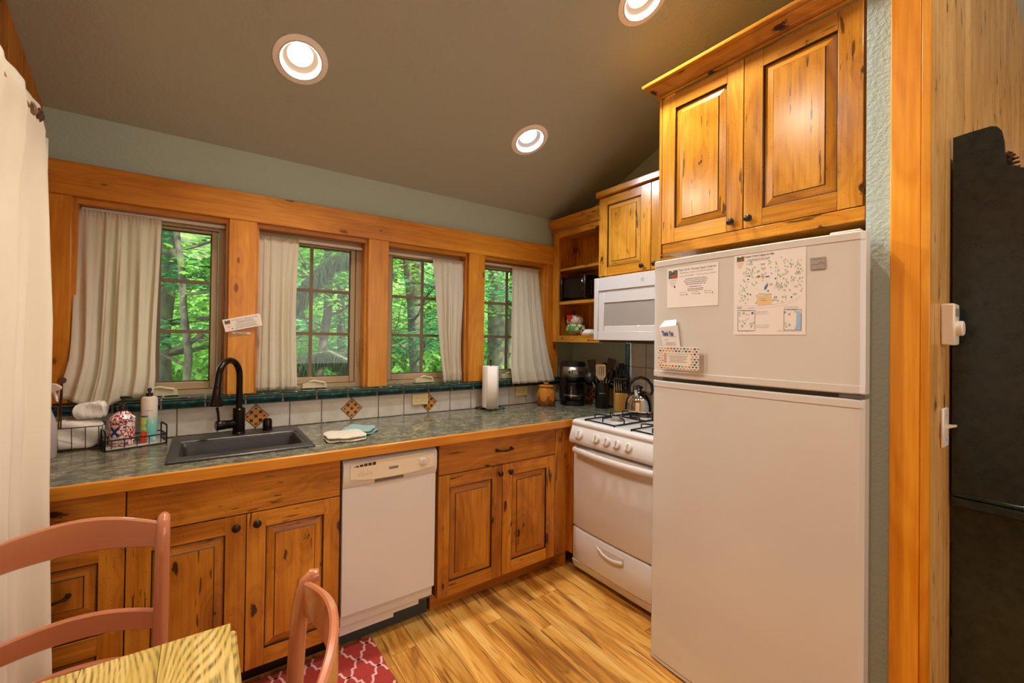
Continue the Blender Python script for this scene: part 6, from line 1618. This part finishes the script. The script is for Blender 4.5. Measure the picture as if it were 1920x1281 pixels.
LA = leaf_mat('maple_leaf_bright', '4f8f2c', '86c04a', .5); LB_ = leaf_mat('maple_leaf_cool', '3c7a44', '6fb078', .4); LD = leaf_mat('far_leaf', '5c9a3a', 'a8d468', .5); MOSS = leaf_mat('hanging_moss', '1e3210', '3a5420', .15)
BARK = noisy('mossy_bark', [(.35, '39352a'), (.55, '5a5540'), (.75, '56682e')], 6, .9, .6, 30)
gb = MB()
def ground(s_, q):
    x_ = -16 + 40 * s_; y_ = .35 + 34 * q; d = max(0, y_ - 9); return (x_, y_, -.6 + .10 * d + .014 * d * d + .25 * sin(x_ * .7) * sin(y_ * .5) * min(1, y_ / 5))
gb.surf(50, 50, ground); struct('forest_ground', gb, noisy('forest_floor', [(.3, '2c3a1c'), (.5, '4a5a2a'), (.7, '6f8a3c')], 1.2, 1, .5, 9), fix=False)
def gz(x_, y_): d = max(0, y_ - 9); return -.6 + .10 * d + .014 * d * d + .25 * sin(x_ * .7) * sin(y_ * .5) * min(1, y_ / 5)
def branch(b, p, d, L, r, rs, depth, tips, up=.12, mi=None):
    pts = [Vector(p)]; d = Vector(d).normalized(); n = 6
    for i in range(n):
        d = (d + Vector((rs.gauss(0, .16), rs.gauss(0, .16), rs.gauss(up * .3, .12)))).normalized(); pts.append(pts[-1] + d * L / n)
    b.tube(pts, [r * (1 - .8 * i / n) for i in range(n + 1)], 6 if r < .05 else 9)
    tips.append(tuple(pts[-1]) + (1.0,)); tips.append(tuple(pts[3]) + (.8,))
    if depth:
        for i in (2, 3, 4, 5):
            if rs.random() < .8: branch(b, pts[i], d + Vector((rs.uniform(-1, 1), rs.uniform(-.6, .6), rs.uniform(-.35, .5))), L * .55, r * .45, rs, depth - 1, tips, up)
def tree(label, x_, y_, r, h, seed, m, nleaf, size, nb=7, lo=.6, hi=4.5, spread=(.55, .2), L=1.8, lean=(0, 0), name='tree', depth=1):
    rs = random.Random(seed); z = gz(x_, y_) - .1; t = thing(name, label, 'tree', (x_, y_, z), group='trees outside the windows')
    b = MB(); P = [Vector((x_ + lean[0] * k / 8 * h + rs.gauss(0, .04), y_ + lean[1] * k / 8 * h + rs.gauss(0, .04), z + h * k / 8)) for k in range(9)]
    b.tube(P, [r * (1.25 if k == 0 else 1 - .06 * k) for k in range(9)], 12); obj('trunk', b, BARK, t)
    b = MB(); tips = []
    for k in range(nb):
        zz = rs.uniform(lo, hi); k_ = min(.99, (zz - z) / h) * 8; i = int(k_); p = P[i].lerp(P[min(i + 1, 8)], k_ - i); a = rs.uniform(0, 2 * pi)
        branch(b, p, (cos(a), sin(a), rs.uniform(-.1, .5)), L * rs.uniform(.7, 1.2), r * .22 + .008, rs, depth, tips)
    obj('branches', b, BARK, t)
    if nleaf: leaf_cloud('foliage', tips, nleaf, size, m, t, seed, spread=spread)
    return t
tree('vine maple with leafy sprays close outside the leftmost window', -2.75, 3.0, .05, 4, 31, LB_, 2400, .105, 10, .3, 3.0, (.36, .10), 1.0)
tree('dark mossy trunk standing behind the vine maple left', -3.05, 4.6, .17, 9, 32, LA, 2600, .10, 9, .4, 4.2, (.6, .15), 1.9)
tree('slender forked tree outside the window right of the faucet', -1.2, 3.9, .075, 7, 33, LA, 3200, .085, 11, .2, 3.8, (.55, .14), 1.7, (.05, 0))
tree('mossy trunk seen through the third window', .62, 4.4, .08, 7, 34, LB_, 3200, .085, 11, .2, 3.8, (.55, .14), 1.7, (-.06, 0))
tree('leaning maple outside the window nearest the corner', 2.6, 4.2, .07, 6, 35, LA, 3400, .08, 11, .1, 3.6, (.55, .16), 1.6, (.04, .02))
tree('large pale trunk beyond the corner window', 4.04, 6.8, .26, 12, 36, LB_, 3200, .10, 10, .5, 5, (.8, .25), 2.2)
rs = random.Random(77)
spots_ = [(-5.2, 8), (-3.6, 10), (-2.3, 7.2), (-1.0, 11), (.3, 8.2), (1.9, 7.4), (2.4, 12), (4.6, 10.5), (6.0, 8.6), (8.2, 12), (7.6, 9.6), (10.5, 13), (-6, 13), (0.5, 15), (5.5, 15)]
BGL = {}; seen_ = {}
for i, (x_, y_) in sorted(enumerate(spots_), key=lambda q: q[1][1]):
    xw = CAM.x + (x_ - CAM.x) * (0 - CAM.y) / (y_ - CAM.y)
    win = 'leftmost window' if xw < -2.42 else 'window right of the faucet' if xw < -1.68 else 'third window from the left' if xw < -.97 else 'window nearest the corner shelves' if xw < 0 else 'corner shelves, hidden by the wall,'
    tone = ('warm green', 'pale yellow-green', 'cool green')[i % 3]; k_ = (win, tone); seen_[k_] = seen_.get(k_, 0) + 1
    BGL[i] = '%s%s-leaved forest tree far behind the %s' % (('', 'second ', 'third ', 'fourth ')[seen_[k_] - 1], tone, win)
for i, (x_, y_) in enumerate(spots_):
    tree(BGL[i], x_, y_, rs.uniform(.09, .26), 12, 100 + i, (LA, LD, LB_)[i % 3], 2600, .15, 10, .2, 6.5, (.95, .28), 2.4, (rs.uniform(-.05, .05), 0), depth=1)
# mossy arching limb outside the second window
t = thing('mossy_limb', 'arching limb draped in hanging moss outside the window right of the faucet', 'branch', (-2.35, 2.15, -.6), group=None)
b = MB(); arc = [Vector(p) for p in ((-2.35, 2.15, -.62), (-2.3, 2.1, .6), (-2.1, 2.05, 1.3), (-1.93, 2.0, 1.6), (-1.78, 2.0, 1.78), (-1.63, 2.0, 2.0), (-1.47, 2.0, 2.18), (-1.31, 2.0, 2.26), (-1.1, 2.02, 2.25), (-.8, 2.05, 2.15))]; b.tube(arc, [.08, .07, .065, .06, .058, .055, .05, .045, .035, .02], 10)
low = [Vector(p) for p in ((-2.25, 2.1, .8), (-1.95, 2.0, .98), (-1.76, 2.0, 1.085), (-1.61, 2.0, 1.19), (-1.46, 2.0, 1.215), (-1.3, 2.0, 1.14), (-1.1, 2.05, 1.0))]; b.tube(low, [.055, .05, .05, .045, .045, .04, .025], 8); obj('limb', b, BARK, t)
vs = []; fs = []
for k in range(9000):
    L = arc[3:] if rs.random() < .55 else low
    i = rs.randrange(len(L) - 1); p = L[i].lerp(L[i + 1], rs.random()); a = rs.uniform(0, 2 * pi); rr2 = rs.uniform(.03, .085); p = p + Vector((rr2 * cos(a), rr2 * sin(a), .03 * sin(a * 2)))
    l = rs.uniform(.02, .13) ; q = Vector((rs.gauss(0, .012), rs.gauss(0, .012), -l)); s_ = rs.uniform(.004, .010); j = len(vs)
    vs += [p + Vector((s_, 0, 0)), p + Vector((-s_, s_, 0)), p + q, p + Vector((0, -s_, .01))]; fs += [[j, j + 1, j + 2], [j, j + 2, j + 3]]
o_ = ORG[t.name]; me = bpy.data.meshes.new('moss'); me.from_pydata([v - o_ for v in vs], [], fs); me.materials.append(MOSS); ob = bpy.data.objects.new('moss', me); COL.objects.link(ob); ob.parent = t; ob['kind'] = 'stuff'
# undergrowth on the slope
t = thing('undergrowth', 'bright green undergrowth covering the wooded slope', 'shrubs', (1, 14, gz(1, 14)))
t['kind'] = 'stuff'
cs = [(rs.uniform(-9, 17), rs.uniform(5.5, 24), 0, rs.uniform(.6, 1.4)) for _ in range(420)]; cs = [(a, c, gz(a, c) + rs.uniform(.1, .9), d) for a, c, _, d in cs]
leaf_cloud('shrub_leaves', cs, 26000, .22, LD, t, 55, flat=.6, spread=(.9, .8))
